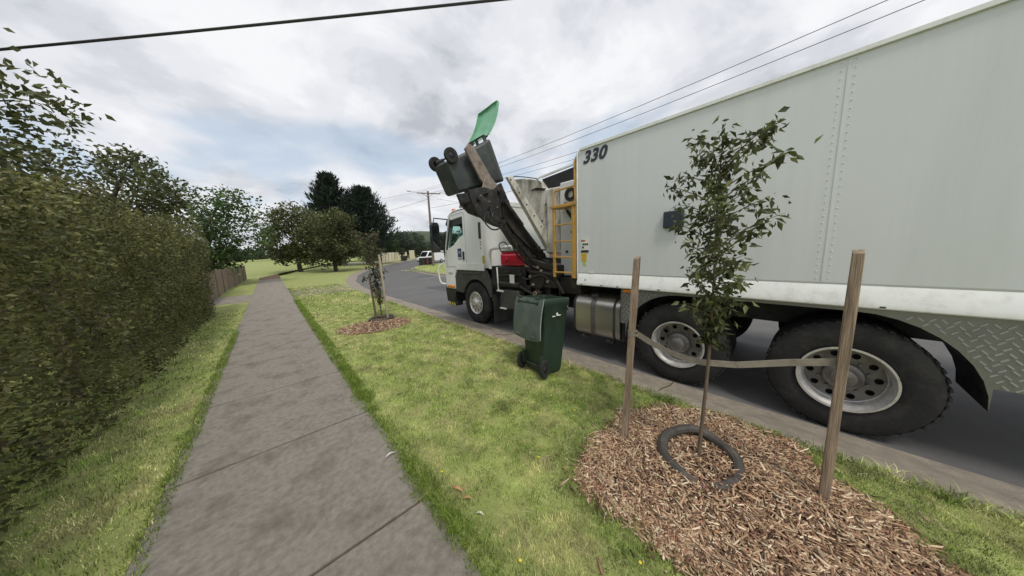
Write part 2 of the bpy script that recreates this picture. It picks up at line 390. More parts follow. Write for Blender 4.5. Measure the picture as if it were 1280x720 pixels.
GREEN = np.array([.22, .37, .065]); LUSH = np.array([.14, .245, .05]); STRAW = np.array([.74, .68, .38]); OLIVE = np.array([.36, .45, .12])
def lawn_col(x, y, n):
    f = fbm(x, y, 2.2, 3)*.55+fbm(x, y, 8, 4)*.6+fbm(x, y, 26, 14)*.5; s = 1/(1+np.exp(-(f*2.4+rng.normal(0, 1.0, n)-.35)))
    g = np.where(rng.uniform(0, 1, n)[:, None] < .5, GREEN, OLIVE)
    c = g*(1-s[:, None])+STRAW*s[:, None]
    edge = np.clip(1-(x-.63)/.22, 0, 1)*(x > .6); edge = np.maximum(edge, np.clip(1-np.abs(np.hypot((x-2.25), (y-.3))-1.0)/.28, 0, 1)*.8)
    edge = np.maximum(edge, np.clip(fbm(x, y, 1.1, 9)-.6, 0, 1)*.8)
    c = c*(1-.75*edge[:, None])+LUSH*.75*edge[:, None]
    m = 1+.22*fbm(x, y, 14, 21)+.18*fbm(x, y, 45, 22)
    return c*(np.clip(m, .4, 1.7)*rng.uniform(.35, 1.55, n))[:, None]
MC = (2.22, .28)
def mr(x, y):
    th = np.arctan2(y-MC[1], x-MC[0]); return .86+.07*np.sin(3*th+1)+.05*np.sin(5*th+2.2)+.03*np.sin(11*th)
def out_mulch(x, y): return (np.hypot(x-MC[0], y-MC[1]) > mr(x, y)-.06*rng.uniform(0, 1, len(x))**2) & (np.hypot((x-1.75)/1.25, y-6.9) > .62)
parts = []
def dens(y0, y1, d, **k): parts.append(blades(int(2.5*(y1-y0)*d), .60, 3.10, y0, y1, keep=out_mulch, **k))
dens(-2.6, 2.2, 23000, hmin=.010, hmax=.036, wd=.0015, colf=lawn_col)
dens(2.2, 4.5, 9000, hmin=.014, hmax=.036, wd=.0024, colf=lawn_col)
dens(4.5, 9, 3200, hmin=.014, hmax=.04, wd=.004, colf=lawn_col)
dens(9, 20, 900, hmin=.02, hmax=.05, wd=.008, colf=lawn_col)
# longer lush tufts along the footpath edge and round the mulch
lush = lambda x, y, n: LUSH*rng.uniform(.6, 1.9, n)[:, None]*np.array([1.25, 1, .9])
parts.append(blades(9000, .50, .66, -1, 6, .015, .05, .0024, lush, keep=lambda x, y: x > .63-.11*np.clip(fbm(x*0, y, 3.4, 55)+.25*fbm(x*0, y, 19, 56)+.1, 0, 1), lean=1.6))
parts.append(blades(9000, .575, .73, -1, 5, .03, .075, .0022, lush, keep=lambda x, y: rng.uniform(0, 1, len(x)) < np.clip(.35+.5*fbm(x*0, y, 2.0, 5)+.3-np.abs(x-.65)*3, .03, 1), lean=1.2))
parts.append(blades(5000, .56, .75, 5, 14, .03, .07, .005, lush, lean=1.0))
parts.append(blades(5200, .66, 3.08, -1.6, 4.5, .012, .03, .0020, lambda x, y, n: np.array([.80, .74, .50])*rng.uniform(.6, 1.15, n)[:, None], keep=lambda x, y: out_mulch(x, y) & (fbm(x, y, 3.1, 41)+.5*rng.normal(0, 1, len(x)) > .2), lean=5.5))
parts.append(blades(16000, .7, 3.05, -1.6, 4.5, .03, .06, .0028, lambda x, y, n: np.array([.15, .27, .05])*rng.uniform(.6, 1.5, n)[:, None], keep=lambda x, y: out_mulch(x, y) & (fbm(x, y, 7, 43)*fbm(x, y, 2.2, 44) > .75), lean=1.3))
def ringk(x, y): d = np.hypot(x-MC[0], y-MC[1])-mr(x, y); return (d > -.05) & (d < .16) & (x < 3.1) & (rng.uniform(0, 1, len(x)) < .3+.5*fbm(x, y, 2.5, 6))
parts.append(blades(16000, 1.1, 3.1, -1.2, 1.5, .03, .085, .002, lush, keep=ringk, lean=1.1))
parts.append(blades(14000, 3.0, 3.14, -3, 12, .02, .06, .003, lawn_col, lean=1.4))
def pack(parts, name, m):
    o = 0; Vs, Fs, Cs = [], [], []
    for V, F, C in parts: Vs.append(V); Fs.append(F+o); Cs.append(C); o += len(V)
    return numpy_mesh(name, np.concatenate(Vs), np.concatenate(Fs), m, np.concatenate(Cs))
tag(pack(parts, 'grass', 'blade'), 'short patchy green and straw grass on the nature strip', 'grass', kind='stuff')
p2 = [blades(26000, -2.2, -.76, 1.5, 5, .015, .05, .003, lawn_col), blades(12000, -2.2, -.76, 5, 13, .02, .05, .006, lawn_col), blades(4000, -.83, -.72, 1.5, 9, .03, .07, .003, lush, lean=1.2)]
tag(pack(p2, 'grass', 'blade'), 'strip of grass between the footpath and the tall hedge', 'grass', kind='stuff')
p3 = [blades(9000, 10.3, 20, 18, 38, .03, .10, .02, lawn_col, keep=lambda x, y: y < 29+np.clip((x-12), 0, 3)*2)]
pv, pf, pc = p3[0]; pv = pv.copy(); pv[:, 2] += .02+np.clip((pv[:, 1]-30)*.0135, 0, 3)
tag(pack([(pv, pf, pc)], 'grass', 'blade'), 'pale grass on the corner verge round the power pole', 'grass', kind='stuff')

def mulch(cx, cy, rad, n, name, label, z=.012, big=1.0, sx=1.0):
    t = rng.uniform(0, 2*np.pi, n); r = np.sqrt(rng.uniform(0, 1, n))*1.03; r *= rng.normal(1, .03, n); r += (rng.uniform(0, 1, n) < .05)*rng.exponential(.07, n)
    x = cx+np.cos(t)*r*(mr(cx+np.cos(t), cy+np.sin(t)) if rad is None else rad)*sx; y = cy+np.sin(t)*r*(mr(MC[0]+np.cos(t), MC[1]+np.sin(t)) if rad is None else rad)
    if rad is None:
        rr = mr(MC[0]+np.cos(t), MC[1]+np.sin(t)); x = cx+np.cos(t)*r*rr; y = cy+np.sin(t)*r*rr
    k = x < 3.09; x, y, r = x[k], y[k], r[k]; n = len(x)
    ln = rng.gamma(1.9, .0115, n)*big+.004; wd = rng.uniform(.0016, .0055, n)*big; th = rng.uniform(.001, .004, n)*big
    a = rng.uniform(0, 2*np.pi, n); tl = rng.normal(0, .28, n); ro = rng.normal(0, .5, n)
    D = np.stack([np.cos(a)*np.cos(tl), np.sin(a)*np.cos(tl), np.sin(tl)], 1); W = np.stack([-np.sin(a)*np.cos(ro), np.cos(a)*np.cos(ro), np.sin(ro)], 1); U = np.cross(D, W)
    z = z+rng.uniform(0, .035, n)*np.clip(1.1-r, 0, 1)*1.4+.028*np.clip(1-r*r, 0, 1)
    P = np.stack([x, y, z], 1); V = []
    for sx_ in (-1, 1):
        for sy in (-1, 1):
            for sz in (-1, 1): V.append(P+D*ln[:, None]*sx_*(1 if sy > 0 else .8)+W*wd[:, None]*sy+U*th[:, None]*sz)
    V = np.stack(V, 1).reshape(-1, 3); i = np.arange(n)[:, None]*8
    F = np.concatenate([i+np.array([q]) for q in [(0,1,3,2), (4,6,7,5), (0,4,5,1), (2,3,7,6), (0,2,6,4), (1,5,7,3)]], 0)
    pal = np.array([[.44, .29, .18], [.55, .40, .26], [.29, .18, .115], [.76, .63, .45], [.13, .08, .052], [.38, .20, .135]])
    c = pal[rng.choice(6, n, p=[.25, .22, .19, .12, .14, .08])]*rng.uniform(.65, 1.15, n)[:, None]
    o = numpy_mesh(name, V, F, 'chip', np.repeat(c, 8, 0), k=4); return tag(o, label, 'mulch', kind='stuff')
mulch(MC[0], MC[1], None, 24000, 'wood_mulch', 'brown wood chip mulch round the near sapling and stake')
mulch(1.75, 6.9, .6, 3500, 'wood_mulch', 'patch of wood chip mulch round the small staked sapling up the street', big=1.5, sx=1.25)
def mound(cx, cy, rx, ry, hh, name):
    mb = MB(); n = 28; rings = 6; mb.v.append((cx, cy, hh))
    for i in range(1, rings+1):
        q = i/rings
        for k in range(n):
            t = 2*math.pi*k/n; rr = float(mr(np.array(MC[0]+math.cos(t)), np.array(MC[1]+math.sin(t)))) if rx is None else rx
            x = cx+math.cos(t)*q*rr; y = cy+math.sin(t)*q*(rr if ry is None else ry)
            mb.v.append((min(x, 3.08), y, hh*(1-q*q)+.004))
    for k in range(n): mb.f.append((0, 1+k, 1+(k+1) % n))
    for i in range(rings-1):
        for k in range(n): mb.f.append((1+i*n+k, 1+i*n+(k+1) % n, 1+(i+1)*n+(k+1) % n, 1+(i+1)*n+k))
    tag(mb.build(name, 'mulch_soil'), kind='structure')
mound(MC[0], MC[1], None, None, .03, 'mulch_bed'); mound(1.75, 6.9, .72, .58, .05, 'far_mulch_bed')

# ------------------------------------------------------------------ wheels
def wheel(parent, c, rt=.52, rr=.30, wd=.29, dish=.12, bulge=False, holes=10, rim_mat='polished_alloy', disc_mat=None, name='wheel'):
    """outer face looks to -x at x=c.x ; returns the tyre part (parent of rim)"""
    x, y, z = c; T = MB()
    T.lathe([(rr-.01, .03), (rr+.02, .004), (rr+.07, -.004), (rt-.07, 0), (rt-.02, .02), (rt, .045), (rt, .09), (rt-.014, .092), (rt-.014, .102), (rt, .104), (rt, wd-.104), (rt-.014, wd-.102), (rt-.014, wd-.092), (rt, wd-.09), (rt, wd-.045), (rt-.06, wd), (rr-.01, wd-.03)], (x, y, z), n=56)
    for k in range(44):
        t = 2*math.pi*k/44; d = Vector((0, math.cos(t), math.sin(t))); p = Vector((x, y, z))+d*(rt+.002)
        T.bar(p+Vector((.022, 0, 0)), p+Vector((.088, 0, 0)), .03, .016, up=tuple(d)); T.bar(p+Vector((.108, 0, 0)), p+Vector((wd-.108, 0, 0)), .03, .012, up=tuple(d))
    ty = T.build(name, 'rubber', parent)
    rim = MB()
    circ = lambda q, n=48: [(y+q*math.cos(2*math.pi*k/n), z+q*math.sin(2*math.pi*k/n)) for k in range(n)]
    ring_r = rr-.085 if bulge else .205; hr = .024 if bulge else .028
    hs = [[(y+ring_r*math.cos(2*math.pi*k/holes)+hr*math.cos(2*math.pi*q/10), z+ring_r*math.sin(2*math.pi*k/holes)+hr*math.sin(2*math.pi*q/10)) for q in range(10)] for k in range(holes)]
    if bulge: rim.lathe([(rr, .0), (rr-.01, -.008), (rr-.025, .004), (rr-.035, .03), (rr-.04, .032)], (x, y, z), n=48)
    else: rim.lathe([(rr, .004), (rr, -.012), (rr-.016, -.012), (rr-.022, .02), (rr-.035, .035), (rr-.045, dish-.01), (rr-.055, dish)], (x, y, z), n=48)
    ro = rim.build('rim', rim_mat, ty)
    dx = .022 if bulge else dish-.004
    MB().prism(circ(rr-.036 if bulge else rr-.048), 'x', x+dx, x+dx+.012, holes=hs).build('rim_disc', rim_mat if bulge else (disc_mat or 'dirty_rim'), ty, smooth=30)
    MB().prism(circ(rr-.03), 'x', x+dx+.09, x+dx+.10).build('brake_drum', 'car_trim', ty)
    H = MB(); hx = -.05 if bulge else dish-.10
    H.lathe([(.135, hx+.07), (.125, hx+.045), (.11, hx+.04), (.085, hx+.01), (.08, hx-.005), (.05, hx-.02), (.0, hx-.022)], (x, y, z), n=24)
    for k in range(10):
        t = 2*math.pi*(k+.5)/10; q = .142 if bulge else .155
        a = (x+dx-.03, y+q*math.cos(t), z+q*math.sin(t)); H.tube([a, (a[0]+.035, a[1], a[2])], .013, 6)
    H.build('hub', 'dirty_rim' if not bulge else 'polished_alloy', ty)
    return ty

# ------------------------------------------------------------------ garbage truck
RZ = -.10
TR = thing('garbage_truck', 'white side-loading garbage truck numbered 330 stopped at the kerb, lift arm raised', 'truck', (4.95, 2.0, RZ))
def P(name, mb, m, parent=None, **k): return mb.build(name, m, parent or TR, **k)
XL, XR = 3.70, 6.20
# body box
body = MB().prism([(2.47, 1.27), (2.47, 3.2), (-3.6, 3.2), (-3.9, 2.9), (-3.9, 1.27)], 'x', XL+.02, XR-.02)
bo = P('body_box', body, 'box_paint', bevel=.035, seg=3)
m_ = MB(); m_.v += [(x, y, z) for y in (-3.9, 2.46) for x, z in ((XL+.03, 1.30), (XL-.035, 1.15), (XL-.035, 1.10), (XL+.06, 1.10), (XL+.06, 1.268))]; m_.f += [(0,1,6,5), (1,2,7,6), (2,3,8,7), (3,4,9,8), (4,0,5,9), (4,3,2,1,0), (5,6,7,8,9)]; m_.box(XR-.06, XR, -3.9, 2.46, 1.10, 1.272); m_.box(XL+.06, XR-.06, -3.88, 2.44, 1.12, 1.266); P('body_skirt', m_, 'skirt_paint', bevel=.012)
m_ = MB(); m_.box(XL+.012, XL+.045, 2.462, 2.482, 1.2, 3.19); m_.box(XL+.0, XL+.02, -3.6, 2.42, 3.165, 3.205); 
P('body_trim', m_, 'skirt_paint', bevel=.004)
m_ = MB()
for yy in (2.35, 2.0, 1.75, 1.2, .4, -.5): m_.box(XL-.040, XL-.034, yy, yy+.03, 1.115, 1.127)
for yy in (2.30, .9): m_.tube([(XL-.03, yy, 1.19), (XL+.01, yy, 1.19)], .01, 8)
P('skirt_bolt', m_, 'car_trim', smooth=0)
for yy in (-.15, -2.2):
    P('panel_seam', MB().box(XL+.0165, XL+.03, yy, yy+.012, 1.31, 3.16), 'box_paint', smooth=0)
    m_ = MB()
    for k in range(30):
        for q in (-.03, .045): m_.lathe([(.006, -.0), (.004, -.004), (0, -.005)], (XL+.02, yy+q, 1.34+k*.062), n=6)
    P('rivet_pattern', m_, 'box_paint')
# fleet number 330
def text_obj(txt, size, loc, rot, m, parent, name, shear=.28, off=.0, ext=.002):
    cu_ = bpy.data.curves.new(name, 'FONT'); cu_.body = txt; cu_.size = size; cu_.shear = shear; cu_.offset = off; cu_.extrude = ext; cu_.align_x = 'LEFT'; cu_.space_character = 1.08
    o = bpy.data.objects.new(name, cu_); me = bpy.data.meshes.new_from_object(o); bpy.data.objects.remove(o)
    me.transform(Matrix.Translation(Vector(loc)-root_loc(parent)) @ rot); me.materials.append(MATS[m])
    r = bpy.data.objects.new(name, me); col.objects.link(r); r.parent = parent; return r
side_rot = Matrix(((0, 0, -1, 0), (-1, 0, 0, 0), (0, 1, 0, 0), (0, 0, 0, 1)))    # text reads toward -y, faces -x
text_obj('330', .235, (XL+.017, 2.37, 2.965), side_rot, 'ink', TR, 'fleet_number', off=.010)
# warning labels
def lab(x, y0, y1, z0, z1, m, name='warning_label'): return P(name, MB().box(x-.003, x, y0, y1, z0, z1), m, smooth=0)
lx = XL+.018
wl = lab(lx, 2.27, 2.40, 1.63, 1.86, 'label_white'); lab(lx-.003, 2.33, 2.40, 1.80, 1.82, 'label_red')
for k, yy in enumerate((2.275, 2.31, 2.345)): lab(lx-.003, yy, yy+.028, 1.74, 1.765, 'ink')
lab(lx-.003, 2.35, 2.38, 1.69, 1.72, 'ink'); lab(lx-.003, 2.265, 2.40, 1.625, 1.66, 'ink')
lab(lx, 2.30, 2.395, 1.485, 1.615, 'label_yellow'); lab(lx, 2.315, 2.37, 1.42, 1.48, 'label_green')
for zz in (1.51, 1.545, 1.58): lab(lx-.003, 2.31, 2.385, zz, zz+.006, 'ladder_ochre')
lab(lx, 2.18, 2.255, 1.15+.15, 1.33, 'skirt_paint')
P('side_window', MB().prism([(1.20, 1.9), (1.20, 2.1), (.98, 2.1), (.98, 1.9)], 'x', XL-.03, XL+.02), 'side_box_dark', bevel=.01)
# front compartment panel between hopper and box
P('pump_panel', MB().prism([(2.44, 1.2), (2.44, 2.86), (3.02, 2.86), (3.02, 1.2)], 'x', 4.0, 6.0), 'box_paint', bevel=.02)
m_ = MB(); m_.lathe([(.10, 0), (.115, -.03), (.06, -.03), (.055, -.005), (.1, 0)], (3.99, 2.78, 2.62), n=20); m_.bar((3.99, 2.9, 2.50), (3.99, 2.88, 2.38), .03); m_.bar((3.985, 2.86, 2.36), (3.985, 2.70, 2.14), .04); P('hose_guide', m_, 'black_plastic')
m_ = MB(); m_.lathe([(.05, 0), (.05, -.03), (.0, -.03)], (3.99, 2.72, 1.98), n=16); m_.bar((3.985, 2.72, 1.94), (3.985, 2.7, 1.8), .02); m_.box(3.98, 3.995, 2.85, 2.90, 1.62, 1.66); P('panel_latch', m_, 'dark_grey')
P('hopper_cover', MB().prism([(2.46, 2.865), (3.43, 2.865), (3.60, 3.07), (2.46, 3.15)], 'x', 4.18, 6.0), 'black_plastic', bevel=.01)
m_ = MB(); m_.bar((4.17, 3.75, 3.10), (4.17, 2.48, 3.19), .04, .03); m_.bar((6.02, 3.75, 3.10), (6.02, 2.48, 3.19), .04, .03); P('cover_rail', m_, 'skirt_paint')
# ladder
m_ = MB()
for yy in (2.95, 2.56):
    m_.bar((3.73, yy, 1.20), (3.73, yy, 2.42), .03, .055, up=(0, 1, 0))
P('ladder_stile', m_, 'ladder_ochre', bevel=.006)
m_ = MB()
for zz in (1.29, 1.55, 1.82, 2.10): m_.bar((3.73, 2.57, zz), (3.73, 2.94, zz), .035, .025)
P('ladder_rung', m_, 'ladder_ochre', bevel=.005)
P('ladder_platform', MB().box(3.70, 3.95, 2.50, 3.0, 2.38, 2.43), 'ladder_ochre', bevel=.006)
m_ = MB(); m_.tube([(3.74, 2.53, 1.2), (3.74, 2.515, 2.3), (3.74, 2.53, 3.05), (3.76, 2.50, 3.12)], .022, 10); m_.tube([(3.74, 2.50, 2.36), (3.74, 2.49, 3.10), (3.76, 2.50, 3.12)], .016, 8)
m_.tube([(3.76, 2.97, 2.42), (3.76, 2.98, 2.62), (3.77, 2.95, 2.68), (3.80, 2.56, 2.70)], .017, 8); P('handrail', m_, 'ladder_ochre')
# hopper with sloping front wall and curved chute rim
hp = [(4.46, 3.22), (4.38, 3.02), (3.40, 1.62), (3.04, 1.60), (3.04, 2.82), (3.42, 2.84), (3.58, 3.04), (3.95, 3.15)]
P('hopper', MB().prism(hp, 'x', 4.05, 5.95), 'hopper_paint', bevel=.03)
m_ = MB(); m_.tube([(4.04, 4.46, 3.23), (4.03, 4.2, 3.235), (4.03, 3.95, 3.17), (4.04, 3.62, 3.07), (4.05, 3.50, 2.95)], .009, 8); P('hopper_rim', m_, 'grimy_steel')
m_ = MB(); m_.box(4.03, 4.048, 3.16, 3.20, 1.7, 2.78); m_.box(4.03, 4.048, 3.32, 3.35, 1.8, 2.78); m_.box(4.03, 4.048, 3.06, 3.09, 1.7, 2.78); P('hopper_stiffener', m_, 'hopper_paint')
m_ = MB(); m_.prism([(3.62, 2.90), (3.80, 2.88), (3.42, 2.81), (3.38, 2.84)], 'x', 4.04, 4.048)
for q in [(4.018, 3.8, 2.55), (4.018, 3.5, 2.25), (4.018, 3.4, 2.55)]: m_.lathe([(.02, 0), (.0, -.01)], (q[0]+.03, q[1], q[2]), n=10)
P('chute_slot', m_, 'grimy_steel')
# lift mast / slide rail (white-grey) and boom plates
m_ = MB(); m_.prism([(3.05, 2.90), (3.17, 2.93), (4.42, 1.63), (4.16, 1.60)], 'y', 3.36, 3.42); m_.prism([(3.05, 2.90), (3.17, 2.93), (4.42, 1.63), (4.16, 1.60)], 'y', 4.30, 4.36); P('slide_rail', m_, 'hopper_paint', bevel=.008)
m_ = MB()
for k in range(7):
    q = k/6; m_.tube([(3.12+1.1*q, 3.35, 2.86-1.1*q), (3.12+1.1*q, 3.36, 2.86-1.1*q)], .014, 8)
P('rail_bolt', m_, 'car_trim')
boom = [(2.44, 2.66), (2.50, 2.46), (2.60, 2.31), (2.74, 2.20), (2.94, 2.13), (3.10, 2.10), (3.30, 1.84), (3.72, 1.52), (4.0, 1.40), (4.36, 1.38), (4.26, 1.58), (3.40, 2.36), (3.25, 2.62), (3.12, 2.86), (2.95, 2.72), (2.75, 2.74), (2.62, 2.72)]
hole1 = [(2.70, 2.62), (2.82, 2.66), (2.80, 2.55)]; hole2 = [(3.30, 2.06), (3.42, 2.04), (3.40, 1.93)]
m_ = MB(); m_.prism(boom, 'y', 3.60, 3.66, holes=[hole1, hole2]); hb = [(2.50, 2.68), (2.58, 2.50), (2.72, 2.38), (2.95, 2.32), (3.2, 2.3), (3.25, 2.62), (3.12, 2.86), (2.95, 2.72), (2.75, 2.74)]; m_.prism(hb, 'y', 4.02, 4.08)
la = P('lift_arm', m_, 'arm_steel', bevel=.006)
m_ = MB()
for q in [(2.62, 2.54), (2.85, 2.42), (3.05, 2.7)]: m_.tube([(q[0], 3.54, q[1]), (q[0], 4.12, q[1])], .04, 12)
for q in [(3.12, 2.2), (3.5, 1.8), (3.9, 1.55), (4.15, 1.47)]: m_.tube([(q[0], 3.55, q[1]), (q[0], 3.72, q[1])], .04, 12)
m_.bar((3.05, 3.72, 2.32), (4.15, 3.72, 1.52), .1, .10)
m_.prism([(3.10, 2.52), (3.3, 2.40), (4.1, 1.66), (4.0, 1.56), (3.4, 1.98), (3.1, 2.28)], 'y', 3.56, 3.60)
P('arm_cross_tube', m_, 'grimy_steel', parent=la, bevel=.004)
m_ = MB(); m_.tube([(3.12, 3.5, 2.52), (3.5, 3.5, 2.15)], .035, 12); m_.tube([(3.45, 3.5, 2.20), (3.9, 3.5, 1.72)], .018, 10); m_.tube([(3.12, 3.46, 2.52), (3.12, 3.6, 2.52)], .045, 12); m_.tube([(3.9, 3.46, 1.72), (3.9, 3.6, 1.72)], .045, 12); P('hydraulic_ram', m_, 'arm_steel', parent=la)
m_ = MB()
def sp(pts, n=6):
    out = []; p = [Vector(q) for q in pts]
    for i in range(len(p)-1):
        a = p[max(i-1, 0)]; b = p[i]; c = p[i+1]; d = p[min(i+2, len(p)-1)]
        for k in range(n):
            t = k/n; out.append(.5*((2*b)+(c-a)*t+(2*a-5*b+4*c-d)*t*t+(3*b-a-3*c+d)*t**3))
    out.append(p[-1]); return out
for q in (0, .05, .1):
    m_.tube(sp([(2.90-q, 3.55, 2.40), (2.69+q*.6, 3.53-q, 2.30), (2.65+q, 3.5-q, 2.17+q*.5), (2.78+q, 3.5-q, 2.06+q), (2.93, 3.5, 2.07+q), (3.08, 3.52, 2.17)]), .012, 6)
m_.tube(sp([(3.0, 3.5, 2.1), (3.14, 3.45, 1.88), (3.30, 3.44, 1.60), (3.60, 3.46, 1.40), (4.0, 3.4, 1.2)]), .016, 6); m_.tube(sp([(3.05, 3.45, 2.05), (3.2, 3.4, 1.8), (3.42, 3.4, 1.52), (3.8, 3.4, 1.3)]), .013, 6)
P('hydraulic_hose', m_, 'hose')
m_ = MB()
for k in range(7):
    o_ = .035*k; m_.tube(sp([(3.2+o_, 3.50-.01*k, 2.0-.03*k), (3.36+o_, 3.44, 1.78-.05*k+.04*math.sin(k)), (3.55+o_*1.2, 3.40, 1.55-.03*k), (3.8+.03*k, 3.42, 1.34-.02*k), (3.84, 3.46+.03*k, 1.1)]), .011+.002*(k % 3), 6)
m_.tube(sp([(3.83, 3.3, 1.5), (3.78, 3.1, 1.42), (3.77, 2.92, 1.1), (3.8, 2.86, .78), (3.9, 2.8, .6)]), .016, 6); m_.tube(sp([(3.80, 3.95, 1.3), (3.76, 3.7, 1.12), (3.76, 3.3, 1.22), (3.8, 3.0, 1.05)]), .014, 6)
P('hydraulic_hose', m_, 'hose')
for q in [(3.79, 3.6, 1.18), (3.79, 3.15, 1.1), (3.76, 3.5, 1.02), (3.78, 3.3, 1.30)]:
    m_ = MB(); m_.tube([q, (q[0]-.03, q[1], q[2])], .03, 6); m_.tube([(q[0]-.03, q[1], q[2]), (q[0]-.045, q[1], q[2])], .018, 10); P('hose_fitting', m_, 'worn_steel')
for k in range(5): P('arm_bolt', MB().lathe([(.018, 0), (.016, -.014), (0, -.016)], (0, 0, 0), ax='y', n=8) if False else MB().tube([(2.66+.17*k, 3.602, 2.60-.08*k), (2.66+.17*k, 3.585, 2.60-.08*k)], .016, 6), 'worn_steel')
# gripper head: carriage + two fingers round the bin
Bx = Matrix(((0, -.4158, .9095, 2.45), (1, 0, 0, 4.30), (0, .9095, .4158, 2.95), (0, 0, 0, 1)))
Bxs = Matrix.Translation((.03, 0, .05)) @ Bx @ Matrix.Translation((0, .0, 1.0)) @ Matrix.Diagonal((1.04, 1.08, 1.06, 1)) @ Matrix.Translation((0, .0, -1.0))
def bl(w_, b_, u_): return tuple(Bx @ Vector((w_, b_, u_)))
def bbox(mb, w0, w1, b0, b1, u0, u1): 
    a = [bl(w0, b0, u0), bl(w1, b0, u0), bl(w1, b1, u0), bl(w0, b1, u0)]; b = [bl(w0, b0, u1), bl(w1, b0, u1), bl(w1, b1, u1), bl(w0, b1, u1)]; return mb.hexa(a, b)
m_ = MB(); bbox(m_, -.34, .34, -.46, -.40, .40, .84); bbox(m_, -.38, -.30, -.62, -.38, .45, .80); bbox(m_, .30, .38, -.62, -.38, .45, .80)
gr = P('gripper_head', m_, 'arm_steel', parent=la, bevel=.008)
fm = MB().prism([(2.62, 3.40), (2.70, 3.50), (2.80, 3.47), (3.14, 3.03), (3.48, 2.74), (3.40, 2.62), (3.22, 2.66), (2.90, 2.96)], 'y', 3.90, 3.945); fm.prism([(3.0, 3.02), (3.2, 2.86), (3.34, 2.66), (3.1, 2.62), (2.9, 2.78)], 'y', 3.875, 3.899)
P('gripper_finger', fm, 'worn_steel', parent=la, bevel=.008)
for s in (1,):
    m_ = MB(); a, b = sorted((s*.315, s*.345))
    bbox(m_, a, b, -.50, .30, .50, .60); bbox(m_, a, b, -.56, -.36, .42, .78)
    a, b = sorted((s*.27, s*.345)); bbox(m_, a, b, .28, .35, .49, .60)
    P('gripper_finger', m_, 'worn_steel', parent=la, bevel=.01)
# lower machinery
m_ = MB()
m_.box(3.80, 4.4, 2.95, 3.75, .98, 1.40); m_.box(3.9, 4.3, 3.2, 3.9, .62, 1.0); m_.tube([(3.78, 3.42, 1.10), (4.4, 3.42, 1.10)], .17, 20); m_.tube([(3.74, 3.42, .86), (4.1, 3.42, .86)], .07, 14); m_.tube([(3.72, 3.12, .80), (4.1, 3.12, .80)], .055, 14)
m_.bar((3.8, 3.7, 1.5), (3.82, 3.0, 1.35), .12, .1); m_.tube([(3.78, 3.9, .95), (3.85, 3.3, .7)], .035, 8); m_.tube([(3.78, 3.05, 1.3), (3.78, 2.8, .9)], .03, 8)
m_.box(3.86, 4.2, 2.5, 2.95, .9, 1.18); m_.tube([(3.8, 3.6, 1.28), (3.8, 2.9, 1.22)], .05, 12); m_.ball((3.85, 3.62, 1.33), .11); m_.ball((3.84, 3.2, 1.42), .08)
P('lift_base', m_, 'grimy_steel', bevel=.012)
m_ = MB()
for y_, z_ in ((3.42, .86), (3.12, .80)): m_.lathe([(.045, 0), (.045, -.02), (.025, -.02), (.02, 0)], (3.715, y_, z_), n=14)
m_.bar((3.76, 3.7, 1.40), (3.78, 3.35, 1.36), .07, .05)
P('pivot_pin', m_, 'worn_steel')
P('hydraulic_tank', MB().box(3.78, 4.4, 3.70, 4.52, 1.37, 1.64), 'red_paint', bevel=.05, seg=4)
m_ = MB(); m_.lathe([(.055, .02), (.05, -.015), (.0, -.02)], (3.78, 4.32, 1.50), n=20); m_.box(3.80, 4.35, 3.74, 4.48, 1.64, 1.67); P('tank_cap', m_, 'red_paint')
P('tank_lid_strip', MB().box(3.79, 4.4, 3.66, 4.50, 1.672, 1.70), 'dark_grey', bevel=.005)
m_ = MB(); m_.tube(sp([(3.74, 4.82, 1.30), (3.74, 4.82, 1.62), (3.76, 4.78, 1.74), (3.82, 4.55, 1.77), (3.9, 4.25, 1.78)]), .035, 12); P('intake_pipe', m_, 'skirt_paint')
m_ = MB(); m_.tube(sp([(3.8, 4.5, 1.7), (3.78, 4.52, 1.84), (3.8, 4.36, 1.88), (3.8, 4.2, 1.72)]), .012, 6); P('hydraulic_hose', m_, 'hose')
m_ = MB(); m_.tube([(3.72, 4.56, 1.34), (3.72, 4.54, .82)], .016, 8); m_.box(3.70, 3.76, 4.36, 4.58, .80, .84); m_.box(3.69, 3.70, 3.98, 4.12, 1.02, 1.2); m_.box(3.70, 3.76, 4.3, 4.5, .42, .45); P('step_bracket', m_, 'skirt_paint', bevel=.004)
m_ = MB(); m_.prism([(3.92, .46), (3.92, .86), (4.36, .86), (4.44, .80), (4.50, .66), (4.50, .5), (4.44, .44)], 'x', 3.72, 4.3); P('battery_box', m_, 'dark_grey', bevel=.02)
m_ = MB(); m_.box(3.80, 4.35, 3.62, 4.88, .9, 1.36); m_.box(3.9, 4.4, 3.3, 4.5, .45, .9); P('air_tank_frame', m_, 'black_plastic', bevel=.02)
m_ = MB(); m_.tube([(3.75, 4.5, .98), (3.75, 3.9, .98)], .06, 12); m_.tube([(3.76, 4.6, 1.15), (3.76, 3.8, 1.2)], .02, 8); m_.box(3.77, 3.8, 4.2, 4.4, 1.05, 1.25); P('valve_block', m_, 'grimy_steel')
